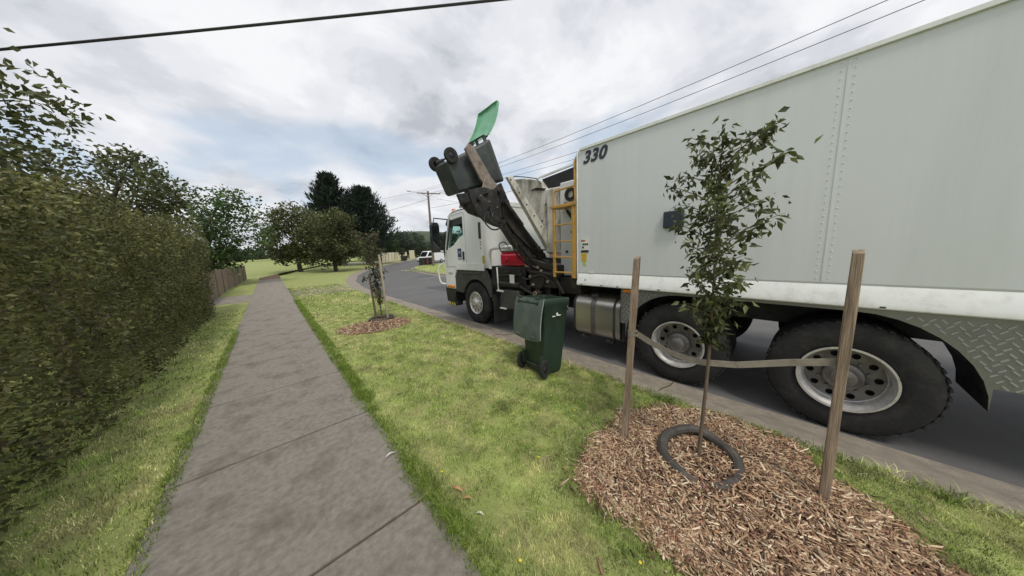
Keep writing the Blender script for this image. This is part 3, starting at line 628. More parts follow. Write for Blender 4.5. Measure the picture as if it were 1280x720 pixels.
# chassis
m_ = MB()
for x in (4.45, 5.35): m_.box(x, x+.09, -3.7, 6.5, .72, 1.02)
for y in (-2.5, -1, .3, 1.7, 2.9, 4.2, 5.0): m_.box(4.54, 5.35, y, y+.1, .76, .98)
for y in (5.48, 1.0, -.35): m_.tube([(3.95, y, .42), (5.95, y, .42)], .07, 12)
for y in (1.0, -.35): m_.ball((4.95, y, .45), .24)
m_.tube([(4.95, 4.6, .7), (4.95, 1.2, .5)], .05, 12); m_.box(4.6, 5.3, 3.9, 6.3, .5, 1.5); m_.box(4.3, 5.6, -3.6, 4.6, 1.02, 1.12)
m_.box(4.6, 5.6, 2.5, 3.3, .45, .9); m_.box(5.6, 6.1, 1.6, 4.6, .35, 1.1)
P('chassis', m_, 'black_plastic', bevel=.01)
# fuel tank
pr = []
for cy_, cz_, a0 in ((3.88, .76, 90), (3.88, .39, 180), (4.32, .39, 270), (4.32, .76, 0)):
    for k in range(9): t = R(a0+k*11.25); pr.append((cy_+.14*math.cos(t), cz_+.14*math.sin(t)))
def xz(prof, s, x0=3.72):   # scale outwards
    cx_, cz_ = 4.10, .575; return [(cx_+(x-cx_)*s, cz_+(z-cz_)*s) for x, z in prof]
ft = P('fuel_tank', MB().prism(pr, 'y', 1.76, 2.54), 'tank_alloy', bevel=.02)
for y in (2.56, 1.86):
    P('tank_strap', MB().prism(xz(pr, 1.022), 'y', y-.035, y), 'black_plastic', parent=ft, bevel=.006)
P('tank_strap', MB().prism(xz(pr, 1.014), 'y', 2.15, 2.24), 'dirty_rim', parent=ft, bevel=.006)
m_ = MB(); m_.lathe([(.06, 0), (.065, .03), (.05, .05), (0, .052)], (3.86, 2.22, .895), ax='z', n=20); P('filler_cap', m_, 'dark_grey', parent=ft)
m_ = MB()
for y in (2.4, 1.95): m_.box(3.82, 4.3, y, y+.06, .20, .245); m_.box(3.86, 3.9, y-.03, y+.09, .17, .21)
P('tank_bracket', m_, 'dark_grey', parent=ft, bevel=.005)
# checker plate wing over the rear wheels
arc = []
for k in range(13): t = R(195-k*8.75); arc.append((1.0-.66*math.cos(t), .40+.66*math.sin(t)))   # front going up to the top (y grows forwards)
arc = [(y, z) for y, z in arc]
arc2 = [(-.35-(y-1.0), z) for y, z in reversed(arc)]
outer = [(1.74, .26), (1.74, 1.095), (-1.15, 1.095), (-1.15, .26)]
poly = outer+arc2[:]+arc[::-1] if False else None
cut = [(1.64, .23)]+[(1.0+.66*math.cos(R(a)), .40+.66*math.sin(R(a))) for a in range(0, 91, 10)]+[(-.35-.66*math.sin(R(a)), .40+.66*math.cos(R(a))) for a in range(0, 91, 10)]
cut = [(1.66, .58), (1.66, .40)] if False else cut[1:]
wing = [(1.74, 1.095), (1.74, .58), (1.66, .58)]+cut+[(-1.01, .58), (-1.15, .58), (-1.15, 1.095)]
ck = P('wing_panel', MB().prism(wing, 'x', 3.725, 3.735), 'checker_plate', bevel=0)
m_ = MB()
def pin(y, z):
    if z > 1.08 or z < .6 or y > 1.72: return False
    if y < 1.0 and y > -.35: return z > 1.08
    cy_ = 1.0 if y > 0 else -.35
    return math.hypot(y-cy_, z-.40) > .69
k = 0
for i in range(60):
    for j in range(12):
        y = -1.1+i*.05+(j % 2)*.025; z = .60+j*.04
        if pin(y, z):
            s = 1 if (i+j) % 2 else -1; m_.bar((3.7235, y-.013, z-.013*s), (3.7235, y+.013, z+.013*s), .006, .010)
P('tread_pattern', m_, 'galv', parent=ck)
# guard liner
m_ = MB(); ring = [(1.0+.66*math.cos(R(a)), .40+.66*math.sin(R(a))) for a in range(0, 91, 10)]+[(-.35-.66*math.sin(R(a)), .40+.66*math.cos(R(a))) for a in range(0, 91, 10)]
ring2 = [(y, z) for y, z in ring]
for a, b in zip(ring2[:-1], ring2[1:]): m_.hexa([(3.736, a[0], a[1]), (4.35, a[0], a[1]), (4.35, a[0], a[1]+.012), (3.736, a[0], a[1]+.012)], [(3.736, b[0], b[1]), (4.35, b[0], b[1]), (4.35, b[0], b[1]+.012), (3.736, b[0], b[1]+.012)])
m_.box(3.76, 4.3, 1.67, 1.70, .35, .95); P('wheel_arch_liner', m_, 'black_plastic')
P('marker_lamp', MB().box(3.70, 3.725, 1.585, 1.70, 1.045, 1.085), 'amber', bevel=.006)
P('splash_flap', MB().box(3.75, 4.3, 1.70, 1.715, .28, .60), 'rubber')
# wheels
wheel(TR, (3.735, 5.48, .42), bulge=True, rr=.285)
for y in (1.0, -.35): wheel(TR, (3.735, y, .42), rr=.30, dish=.13)
for y in (1.0, -.35):
    T = MB().lathe([(.3, .0), (.50, .0), (.52, .04), (.52, .25), (.5, .29), (.3, .29)], (4.07, y, .42), n=40); P('inner_wheel', T, 'rubber')
for y in (5.48, 1.0, -.35):
    T = MB().lathe([(.0, -.02), (.12, -.02), (.14, .0), (.26, -.1), (.30, .0), (.37, .004), (.50, 0), (.52, -.045), (.52, -.26), (.46, -.29), (.28, -.29)], (6.17, y, .42), n=40); P('wheel', T, 'rubber')
# front mudguard, mudflap
g = [(6.44, .64), (6.44, 1.0), (6.28, 1.28), (5.08, 1.28), (4.93, 1.10), (4.88, .62), (4.94, .62)]+[(5.48-.60*math.cos(R(a)), .42+.60*math.sin(R(a))) for a in range(20, 161, 10)]+[(6.10, .62)]
m_ = MB(); m_.prism(g, 'x', 3.76, 3.82); m_.prism(g, 'x', 6.08, 6.14)
ar = [(5.48-.60*math.cos(R(a)), .42+.60*math.sin(R(a))) for a in range(10, 171, 10)]
for a, b in zip(ar[:-1], ar[1:]):
    for x0, x1 in ((3.80, 4.3), (5.6, 6.1)): m_.hexa([(x0, a[0], a[1]), (x1, a[0], a[1]), (x1, a[0], a[1]+.02), (x0, a[0], a[1]+.02)], [(x0, b[0], b[1]), (x1, b[0], b[1]), (x1, b[0], b[1]+.02), (x0, b[0], b[1]+.02)])
P('mudguard', m_, 'dark_grey', bevel=.012)
P('mudguard_lip', MB().bar((3.75, 6.1, 1.17), (3.75, 5.2, 1.17), .03, .05), 'dark_grey', bevel=.01)
m_ = MB(); m_.box(3.78, 4.22, 4.80, 4.815, .02, .68); P('mudflap', m_, 'dark_grey')
P('mudflap', MB().box(5.7, 6.12, 4.80, 4.815, .02, .68), 'dark_grey')
# cab
side = [(6.92, .70), (6.97, 1.30), (6.90, 1.74), (6.62, 2.62), (6.50, 2.74), (6.30, 2.80), (5.07, 2.80), (5.07, 1.30), (6.28, 1.30), (6.46, 1.02), (6.46, .70)]
win = [(6.50, 2.56), (5.90, 2.60), (5.90, 2.14), (6.06, 2.10), (6.40, 1.90), (6.72, 1.80), (6.72, 1.86)]
cabm = MB(); cabm.prism(side, 'x', 3.74, 3.80, holes=[win]); cabm.prism(side, 'x', 6.10, 6.16, holes=[win])
cabm.box(3.80, 6.10, 5.07, 5.13, 1.30, 2.80)
cabm.box(3.80, 6.10, 5.13, 6.55, 1.30, 1.36); cabm.box(3.80, 6.10, 6.85, 6.93, .72, 1.74)
for x0, x1 in ((3.80, 3.90), (6.0, 6.10)): cabm.hexa([(x0, 6.86, 1.74), (x1, 6.86, 1.74), (x1, 6.92, 1.74), (x0, 6.92, 1.74)], [(x0, 6.50, 2.74), (x1, 6.50, 2.74), (x1, 6.56, 2.74), (x0, 6.56, 2.74)])
cb = P('cab_shell', cabm, 'white_paint', bevel=.012)
rf = []
for k in range(9): t = k/8; rf.append((3.74+2.42*t, 2.80+.13*math.sin(math.pi*t)**.5*(1 if 0 < k < 8 else 0)))
m_ = MB(); n0 = [(x, z) for x, z in rf]
secs = [(5.07, 1, 0), (5.3, 1.1, 0), (6.1, 1, 0), (6.45, .6, -.03), (6.62, .1, -.10)]
m_.v = []; 
for y, sc, dz in secs:
    for x, z in n0: m_.v.append((x, y, 2.80+dz+(z-2.80)*sc))
    m_.v.append((6.16, y, 2.74+dz)); m_.v.append((3.74, y, 2.74+dz))
nn = len(n0)+2
for i in range(len(secs)-1):
    for k in range(nn): m_.f.append((i*nn+k, i*nn+(k+1) % nn, (i+1)*nn+(k+1) % nn, (i+1)*nn+k))
m_.f.append(tuple(range(nn))); m_.f.append(tuple((len(secs)-1)*nn+k for k in range(nn)))
P('cab_roof', m_, 'white_paint', bevel=.02, seg=3)
P('sun_visor', MB().prism([(6.62, 2.50), (6.78, 2.44), (6.80, 2.50), (6.66, 2.64)], 'x', 3.76, 6.14), 'dark_grey', bevel=.01)
for x in (3.765, 6.125):
    P('door_glass', MB().prism(win, 'x', x, x+.008), 'cab_glass', smooth=0)
P('windscreen', MB().hexa([(3.90, 6.885, 1.74), (6.0, 6.885, 1.74), (6.0, 6.893, 1.74), (3.90, 6.893, 1.74)], [(3.90, 6.525, 2.74), (6.0, 6.525, 2.74), (6.0, 6.533, 2.74), (3.90, 6.533, 2.74)]), 'cab_glass', smooth=0)
m_ = MB(); m_.prism([(6.48, 2.57), (5.88, 2.63), (5.88, 2.44), (6.56, 2.40)], 'x', 3.752, 3.764); m_.prism([(6.72, 1.78), (6.66, 1.95), (6.44, 2.57), (6.52, 2.60), (6.80, 1.78)], 'x', 3.732, 3.74); m_.box(3.82, 6.08, 6.15, 6.5, 2.66, 2.72)
P('window_trim', m_, 'car_trim')
m_ = MB(); dl = [(6.82, 1.32), (6.82, 1.76), (6.58, 2.60), (6.45, 2.68), (5.86, 2.70), (5.80, 2.64), (5.80, 1.40), (5.84, 1.33)]
dl2 = [(y*.992+.05, z*.994+.012) for y, z in dl]; m_.prism(dl, 'x', 3.7365, 3.74, holes=[dl2]); P('door_seam', m_, 'dark_grey', smooth=0)
P('side_vent', MB().box(3.725, 3.74, 5.12, 5.21, 2.0, 2.38), 'car_trim', bevel=.01)
m_ = MB()
for z in (1.92, 1.86, 1.78): m_.tube([(3.735, 5.16, z), (3.74, 5.16, z)], .018, 8)
P('cab_latch', m_, 'dark_grey')
bd = P('door_badge', MB().box(3.734, 3.74, 6.02, 6.20, 1.52, 1.80), 'badge_blue', smooth=0); P('badge_mark', MB().box(3.731, 3.734, 6.06, 6.16, 1.66, 1.74), 'galv', parent=bd, smooth=0); P('badge_mark', MB().box(3.731, 3.734, 6.04, 6.18, 1.54, 1.57), 'label_white', parent=bd, smooth=0)
P('door_handle', MB().box(3.722, 3.74, 5.88, 5.96, 1.50, 1.72), 'car_trim', bevel=.01)
m_ = MB(); m_.box(3.73, 3.735, 6.55, 6.75, 1.12, 1.15); P('model_plate', m_, 'galv')
P('corner_lamp', MB().box(3.72, 3.76, 5.04, 5.10, 1.42, 1.60), 'hazard_yellow', bevel=.01)
P('cab_belt', MB().prism([(5.05, 1.24), (5.05, 1.42), (6.2, 1.42), (6.36, 1.30), (6.30, 1.24)], 'x', 3.725, 3.745), 'white_paint', bevel=.02)
P('bumper', MB().prism([(6.96, .30), (7.02, .72), (6.48, .72), (6.5, .30)], 'x', 3.74, 6.16), 'black_plastic', bevel=.03)
P('step', MB().box(3.72, 3.95, 6.44, 6.80, .22, .32), 'black_plastic', bevel=.01)
for k in range(3): P('hazard_stripe', MB().prism([(6.46+k*.12, .235), (6.52+k*.12, .235), (6.56+k*.12, .305), (6.50+k*.12, .305)], 'x', 3.716, 3.722), 'hazard_yellow', smooth=0)
P('indicator', MB().box(3.725, 3.75, 6.46, 6.88, .72, .79), 'amber', bevel=.01)
P('headlight', MB().box(3.80, 4.15, 7.0, 7.04, .45, .65), 'lamp_clear', bevel=.02); P('headlight', MB().box(5.75, 6.10, 7.0, 7.04, .45, .65), 'lamp_clear', bevel=.02)
m_ = MB(); m_.tube(sp([(3.80, 7.0, .80), (3.66, 7.12, .86), (3.64, 7.14, 1.25), (3.74, 7.0, 1.42)]), .022, 10); P('grab_rail', m_, 'skirt_paint')
# mirror
m_ = MB(); m_.tube([(3.74, 6.62, 2.60), (3.50, 6.95, 2.66), (3.48, 6.97, 2.50)], .016, 8); m_.tube([(3.74, 6.85, 1.72), (3.50, 6.95, 1.75)], .016, 8); mi = P('mirror_arm', m_, 'car_trim')
P('mirror', MB().prism([(3.36, 1.78), (3.36, 2.46), (3.42, 2.54), (3.58, 2.54), (3.62, 2.46), (3.62, 1.78), (3.58, 1.72), (3.40, 1.72)], 'y', 6.88, 6.98), 'black_plastic', parent=mi, bevel=.02)
P('mirror_glass', MB().box(3.39, 3.59, 6.874, 6.88, 1.80, 2.44), 'dark_glass', parent=mi)
m_ = MB(); m_.tube([(3.85, 6.45, 2.80), (3.85, 6.45, 2.86)], .05, 12); P('beacon', m_, 'amber'); P('horn', MB().tube([(4.1, 6.2, 2.95), (4.1, 6.5, 2.95)], [.02, .05], 12), 'galv')
# cab interior
m_ = MB(); m_.box(3.83, 4.3, 5.95, 6.5, 1.36, 1.60); m_.box(3.83, 4.3, 5.98, 6.12, 1.60, 2.14); P('seat', m_, 'car_trim', bevel=.04)
m_ = MB(); m_.box(5.2, 5.8, 5.3, 5.9, 1.36, 1.62); m_.box(5.2, 5.8, 5.2, 5.36, 1.62, 2.3); P('seat', m_, 'car_trim', bevel=.04)
P('dashboard', MB().box(3.82, 6.08, 6.62, 6.84, 1.70, 1.80), 'dark_grey', bevel=.03)
m_ = MB(); rg = []
for k in range(25): t = 2*math.pi*k/24; rg.append((4.08+.19*math.cos(t), 6.72-.05*math.sin(t), 2.0+.18*math.sin(t)))
m_.tube(rg, .014, 8); m_.tube([(4.08, 6.76, 1.7), (4.08, 6.72, 2.0)], .03, 8); P('steering_wheel', m_, 'car_trim')

# ------------------------------------------------------------------ driver
def skin_mesh(name, nodes, edges, m, parent=None, sub=2, root=0):
    me = bpy.data.meshes.new(name); me.from_pydata([n[:3] for n in nodes], edges, []); o = bpy.data.objects.new(name, me); col.objects.link(o)
    sk = o.modifiers.new('Skin', 'SKIN'); sk.use_smooth_shade = True
    me.skin_vertices.new() if not me.skin_vertices else None
    for i, n in enumerate(nodes):
        r = n[3]; me.skin_vertices[0].data[i].radius = (r if isinstance(r, tuple) else (r, r)); me.skin_vertices[0].data[i].use_root = (i == root)
    s = o.modifiers.new('Sub', 'SUBSURF'); s.levels = sub; s.render_levels = sub
    me.materials.append(MATS[m])
    if parent: o.parent = parent
    return o
px_, py_, pz_ = 4.04, 6.28, 1.65
DR = thing('person', 'driver with dark hair in a green shirt seated inside the truck cab', 'person', (px_, py_, pz_))
nodes = [(0, 0, .04, (.15, .11)), (0, .0, .22, (.14, .10)), (0, 0, .42, (.17, .10)), (0, .0, .52, (.12, .08)), (0, .03, .60, (.055, .055)), (0, .05, .66, .052),
         (-.17, 0, .47, .055), (-.19, .13, .28, .042), (-.15, .34, .31, .032), (.19, 0, .47, .06), (.24, .13, .28, .045), (.15, .34, .31, .032),
         (-.10, .12, .02, .08), (-.12, .40, .05, .065), (-.12, .42, -.24, .05), (.10, .12, .02, .08), (.12, .40, .05, .065), (.12, .42, -.24, .05)]
edges = [(0,1), (1,2), (2,3), (3,4), (4,5), (3,6), (6,7), (7,8), (3,9), (9,10), (10,11), (0,12), (12,13), (13,14), (0,15), (15,16), (16,17)]
skin_mesh('body', nodes, edges, 'shirt', DR)
m_ = MB(); m_.ball((0, .07, .76), .1, (.78, .98, 1.18), 20, 14); m_.ball((0, .165, .74), .02, (.8, 1.1, 1.6)); m_.ball((0, .13, .675), .035, (1, .9, .8)); m_.tube([(0, .03, .6), (0, .05, .72)], [.05, .055], 14)
for s in (-1, 1): m_.ball((s*.08, .05, .75), .022, (.5, 1, 1.4))
hd = m_.build('head', 'skin', DR, local=True)
m_ = MB(); m_.ball((0, .045, .80), .108, (.84, .98, .95), 20, 14); m_.ball((0, .01, .76), .098, (.84, .8, 1), 16, 10); m_.build('hair', 'hair', hd, local=True)
m_ = MB()
for s in (-1, 1):
    m_.ball((s*.15, .37, .32), .04, (.8, 1.1, .6))
    for q in range(4): m_.tube([(s*.15+(q-1.5)*.018, .39, .33), (s*.15+(q-1.5)*.019, .44, .34), (s*.15+(q-1.5)*.019, .45, .31)], .008, 6)
    m_.tube([(s*.15-s*.03, .37, .32), (s*.15-s*.055, .41, .33)], .009, 6)
m_.build('hand', 'skin', DR, local=True)

# ------------------------------------------------------------------ wheelie bins (local: x width, y back, z up)
def rrect(w0, w1, b0, b1, r, n=4):
    pts = []
    for cx_, cy_, a0 in ((w1-r, b1-r, 0), (w0+r, b1-r, 90), (w0+r, b0+r, 180), (w1-r, b0+r, 270)):
        for k in range(n+1): t = R(a0+90*k/n); pts.append((cx_+r*math.cos(t), cy_+r*math.sin(t)))
    return pts
def make_bin(label, mw, body_m, lid_m, lid_dir, lid_len=.70, flex=0.0, name='wheelie_bin', edge=None, lid_w=.60):
    t = thing(name, label, 'bin', None, mw=mw)
    secs = [(.03, .215, -.26, .20, .05), (.06, .225, -.275, .215, .05), (.45, .25, -.31, .25, .05), (.88, .278, -.355, .30, .045), (.90, .295, -.375, .315, .045), (.975, .295, -.38, .32, .045), (.985, .285, -.37, .31, .04)]
    mb = MB(); n = 20
    for z, hw, b0, b1, r in secs: mb.v += [(x, y, z) for x, y in rrect(-hw, hw, b0, b1, r)]
    for i in range(len(secs)-1):
        for k in range(n): mb.f.append((i*n+k, i*n+(k+1) % n, (i+1)*n+(k+1) % n, (i+1)*n+k))
    mb.f.append(tuple(range(n)))
    # inner wall and floor
    ins = [(.985, .265, -.35, .29, .035), (.10, .205, -.25, .19, .04)]; b0_ = len(mb.v)
    for z, hw, a, b, r in ins: mb.v += [(x, y, z) for x, y in rrect(-hw, hw, a, b, r)]
    k6 = (len(secs)-1)*n
    for k in range(n): mb.f.append((k6+k, k6+(k+1) % n, b0_+(k+1) % n, b0_+k)); mb.f.append((b0_+k, b0_+(k+1) % n, b0_+n+(k+1) % n, b0_+n+k))
    mb.f.append(tuple(b0_+n+k for k in range(n)))
    for s in (-1, 1): mb.box(s*.20-.02, s*.20+.02, .18, .30, .10, .26)   # axle webs
    mb.build('bin_body', body_m, t, local=True, smooth=50)
    m2 = MB(); m2.tube([(-.24, .40, .93), (.24, .40, .93)], .016, 10)
    for s in (-.22, 0, .22): m2.bar((s, .30, .93), (s, .41, .93), .03, .05)
    m2.build('handle', body_m, t, local=True)
    MB().tube([(-.27, .26, .115), (.27, .26, .115)], .013, 8).build('axle', 'black_plastic', t, local=True)
    for s in (-1, 1):
        w_ = MB().lathe([(.045, -.026), (.10, -.030), (.113, -.022), (.116, 0), (.113, .022), (.10, .030), (.045, .026)], (s*.265, .26, .115), n=28).build('wheel', 'rubber', t, local=True)
        MB().lathe([(0, s*.03), (.025, s*.03), (.05, s*.012), (.075, s*.016), (.078, -s*.01)], (s*.265, .26, .115), n=20).build('wheel_hub', 'black_plastic', w_, local=True)
    # lid : curved plate from hinge along lid_dir
    d = Vector((0, lid_dir[0], lid_dir[1])).normalized(); hinge = Vector((0, .375, .985)); nrm = Vector((0, -d.z, d.y))   # outward normal (top when closed: d=-y -> nrm... )
    if lid_dir[0] < 0 and abs(lid_dir[1]) < .1: nrm = Vector((0, 0, 1))
    ml = MB(); nu, nv = 10, 8
    def lp(u, v, off):
        a = (u-.5)*lid_w*(1-.06*max(0, v-.6)); ll = v*lid_len*(1-.05*abs(u-.5)**2*4)
        crown = .035*math.sin(math.pi*min(1, max(0, v)))+.012*math.cos((u-.5)*math.pi)
        return Vector((a, 0, 0))+hinge+d*ll+nrm*(crown+off+flex*math.sin(u*5+v*4)*v)
    for off in (0, -.008):
        b_ = len(ml.v)
        for i in range(nu+1):
            for j in range(nv+1): ml.v.append(tuple(lp(i/nu, j/nv, off)))
        for i in range(nu):
            for j in range(nv): ml.f.append((b_+i*(nv+1)+j, b_+(i+1)*(nv+1)+j, b_+(i+1)*(nv+1)+j+1, b_+i*(nv+1)+j+1))
    def skirt(pts):
        for a, b in zip(pts[:-1], pts[1:]):
            o1, o2 = a[1], b[1]; p1, p2 = Vector(a[0]), Vector(b[0]); ml.hexa([p1, p1+o1*.008, p1+o1*.008-nrm*.045, p1-nrm*.045], [p2, p2+o2*.008, p2+o2*.008-nrm*.045, p2-nrm*.045])
    X_ = Vector((1, 0, 0))
    skirt([(lp(0, j/nv, .002), -X_) for j in range(nv+1)]); skirt([(lp(1, j/nv, .002), X_) for j in range(nv+1)]); skirt([(lp(i/nu, 1, .002), d) for i in range(nu+1)])
    ld = ml.build('lid', lid_m, t, local=True, smooth=50)
    mh = MB()
    for s in (-.2, .2): mh.tube([hinge+Vector((s-.05, .0, 0)), hinge+Vector((s+.05, .0, 0))], .018, 10); mh.bar(tuple(hinge+Vector((s, -.07, -.03))), tuple(hinge+Vector((s, .01, 0))), .04, .02)
    mh.build('hinge', body_m, t, local=True)
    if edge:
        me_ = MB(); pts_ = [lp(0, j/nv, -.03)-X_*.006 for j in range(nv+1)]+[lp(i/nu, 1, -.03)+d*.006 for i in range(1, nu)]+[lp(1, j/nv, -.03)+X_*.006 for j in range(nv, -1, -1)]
        me_.tube(pts_, .0075, 6); me_.build('lid_sheen_bead', edge, ld, local=True)  # added bead: sheen on the lid's rim put in as pale colour
    # handles on the lid's free edge
    ml2 = MB()
    for s in (.22, .78): p = lp(s, .93, .012); ml2.bar(tuple(p-X_*.05), tuple(p+X_*.05), .03, .02)
    ml2.build('lid_grip', lid_m, ld, local=True)
    return t
STAND = Matrix(((.1231, -.9887, .0858, 2.667), (.9916, .1260, .0285, 2.362), (-.039, .0816, .9959, .004), (0, 0, 0, 1))) @ Matrix.Diagonal((.90, .68, 1.06, 1))
b1 = make_bin('dark green wheelie bin standing on the grass with its lid hanging open', STAND, 'bin_green', 'bin_lid_dark', (.14, -1.0), lid_len=.52, edge='lid_edge_sheen')
# small white emblem on the side facing the viewer (-x local side after rotation is world -y)
m_ = MB(); xw = -.290
def tri(pts): m_.prism(pts, 'x', xw-.006, xw-.001)
tri([(-.13, .775), (-.03, .785), (-.0, .768), (-.09, .765)]); tri([(-.05, .785), (-.02, .812), (.01, .79), (.0, .77)]); tri([(.02, .768), (.09, .772), (.12, .76), (.04, .757)])
m_.build('bin_emblem', 'label_white', b1, local=True, smooth=0)
b2 = make_bin('grey green wheelie bin tipped high in the air by the lift arm, green lid open', Bxs, 'lifted_bin_grey', 'lid_green', (.65, .755), lid_len=.68, flex=.006, lid_w=.60)

# ------------------------------------------------------------------ stakes, saplings
def leafcloud(pts, size, cols, name, parent, asp=.42, droop=.3, local=False, fold=True, m='leaf'):
    pts = np.asarray(pts); n = len(pts); L_ = size*rng.uniform(.6, 1.25, n); a = rng.uniform(0, 2*np.pi, n); e = rng.normal(-droop, .55, n)
    D = np.stack([np.cos(a)*np.cos(e), np.sin(a)*np.cos(e), np.sin(e)], 1); W = np.cross(D, rng.normal(0, 1, (n, 3))); W /= np.linalg.norm(W, axis=1)[:, None]
    U = np.cross(D, W); w_ = (L_*asp/2)[:, None]; Lc = L_[:, None]
    V = np.stack([pts, pts+D*Lc*.45+W*w_+U*w_*.35, pts+D*Lc-U*Lc*.12, pts+D*Lc*.45-W*w_+U*w_*.35], 1).reshape(-1, 3)
    i = np.arange(n)[:, None]*4; F = np.concatenate([i+np.array([[0, 1, 2]]), i+np.array([[0, 2, 3]])], 0)
    cols = np.asarray(cols); c = cols[rng.integers(0, len(cols), n)]*(rng.uniform(.6, 1.4, n)*np.clip(1+.3*fbm(pts[:, 0]+pts[:, 1]*.6, pts[:, 2]+pts[:, 1]*.3, 2.2/max(.3, size*6), 51), .5, 1.7))[:, None]
    return numpy_mesh(name, V, F, m, np.repeat(c, 4, 0), parent)
def stake(x, y, hgt, lean, w, label, m='stake_wood', group=None, top=None):
    o = MB(); n = 5; o.v = []
    for i in range(n+1):
        q = i/n; cx_ = x+lean[0]*q; cy_ = y+lean[1]*q; ww = w/2*(1+.05*math.sin(i*2.1)); zz = -.1+(hgt+.1)*q
        for sx, sy in ((-1, -1), (1, -1), (1, 1), (-1, 1)): o.v.append((cx_+sx*ww, cy_+sy*ww, zz+(.01*sx if i == n else 0)))
    for i in range(n):
        for k in range(4): o.f.append((i*4+k, i*4+(k+1) % 4, (i+1)*4+(k+1) % 4, (i+1)*4+k))
    o.f.append((3, 2, 1, 0)); o.f.append(tuple(n*4+k for k in range(4)))
    return tag(o.build('timber_stake', m, bevel=.003, smooth=0), label, 'stake', group)
stake(2.13, .94, 1.60, (.17, 0), .046, 'rough timber stake driven into the mulch in front of the truck body')
stake(2.46, -.22, 1.62, (.03, .0), .046, 'second timber stake in the near mulch, right of the leafy sapling')
m_ = MB()
def band(pts, w):
    for a, b in zip(pts[:-1], pts[1:]): m_.bar(a, b, .006, w, up=(0, 0, 1))
pt = [(2.235+.03*math.cos(t), .94+.03*math.sin(t), .955+.004*math.sin(3*t)) for t in [k*math.pi/6 for k in range(13)]]
band(pt, .05)
band([(2.25, .91, .955), (2.28, .80, .89), (2.30, .66, .835), (2.31, .52, .81), (2.315, .44, .81)], .045)
m_.tube([(2.235, .905, .93), (2.26, .90, .955), (2.235, .905, .98)], .012, 6)
band([(2.315, .44, .81), (2.37, .25, .83), (2.44, .0, .90), (2.48, -.20, .95)], .045)
tag(m_.build('tree_tie', 'strap_web', smooth=0), 'grey webbing tie knotted round the near stake', 'tree tie')
def sapling(x, y, hgt, spread, nleaf, leaf, cols, label, z0=.3, lean=(.03, .0), tm='bark', droop=.5, asp=.42, name='sapling', tr=.014, nb=26):
    t = thing(name, label, 'tree', (x, y, 0)); mb = MB(); rnd = random.Random(int(x*100+y*10)); trunk = [Vector((lean[0]*q+.012*math.sin(q*9), lean[1]*q+.01*math.cos(q*7)-.01, hgt*q)) for q in [k/10 for k in range(11)]]
    mb.tube(trunk, [tr*(1-.75*k/10) for k in range(11)], 8); pts = []
    for b in range(nb):
        q = z0+(1-z0)*(b+rnd.random())/nb*.98; i = min(9, int(q*10)); p = trunk[i].lerp(trunk[i+1], q*10-i); a = b*2.4+rnd.random()
        ln = spread*(.45+.75*rnd.random())*math.sin(math.pi*min(1, .18+.75*(1-q)/(1-z0)+.1))**.6; d = Vector((math.cos(a), math.sin(a), .55+.5*rnd.random())).normalized()
        br = [p+d*ln*s+Vector((0, 0, -.22*ln*s*s)) for s in (0, .35, .7, 1)]; mb.tube(br, [tr*.4, tr*.28, tr*.18, tr*.08], 5)
        for k in range(max(2, nleaf//nb)):
            s = rnd.random()**.7; j = min(2, int(s*3)); c = br[j].lerp(br[j+1], s*3-j); pts.append(c+Vector([rnd.gauss(0, leaf*.45) for _ in range(3)]))
    mb.build('trunk', tm, t, local=True); leafcloud(pts, leaf, cols, 'crown', t, asp=asp, droop=droop)
    return t
sapling(2.27, .42, 2.35, .44, 1900, .062, [(.07, .085, .028), (.10, .12, .04), (.045, .06, .022), (.16, .17, .07)], 'young leafy sapling growing in the near mulch bed beside the stake', z0=.42, lean=(.06, .0), nb=46)
# ring of pipe round its base
m_ = MB(); rg = []
for k in range(41):
    t = 2*math.pi*k/40; rg.append((2.27+.27*math.cos(t)*(1+.06*math.sin(2*t)), .42+.24*math.sin(t), .075+.03*math.sin(t+1.2)+.008*math.sin(5*t)))
m_.tube(rg, [.036+.003*(k % 2) for k in range(41)], 10)
tag(m_.build('edging_pipe', 'pipe_black'), 'dark corrugated pipe ring lying round the near sapling', 'pipe ring')
m_ = MB(); m_.ball((1.87, .77, .035), .045, (1, 1.2, .4), 10, 6); tag(m_.build('dirt_clod', 'mulch_soil'), 'small dark clod of soil in the near mulch', 'clod')
# far small sapling with stakes
SG = 'stakes round the small street sapling'
stake(1.90, 7.42, 1.25, (-.05, .0), .045, 'dark left stake beside the small sapling up the street', 'bark', SG)
stake(2.12, 7.18, 1.72, (-.06, .0), .045, 'pale taller right stake beside the small sapling up the street', 'pale_wood', SG)
FC = [(.07, .095, .035), (.10, .12, .045), (.13, .085, .05), (.05, .07, .03)]
sapling(2.02, 7.36, 2.25, .46, 1250, .075, FC, 'small olive leaved sapling between stakes in the far mulch patch', z0=.22, lean=(-.10, .04), nb=44, tr=.02)
m_ = MB(); rg = [(2.0+.28*math.cos(2*math.pi*k/24), 7.3+.22*math.sin(2*math.pi*k/24), .07+.015*math.sin(k)) for k in range(25)]; m_.tube(rg, .04, 8)
tag(m_.build('edging_pipe', 'pipe_black'), 'black pipe ring in the mulch under the small far sapling', 'pipe ring')

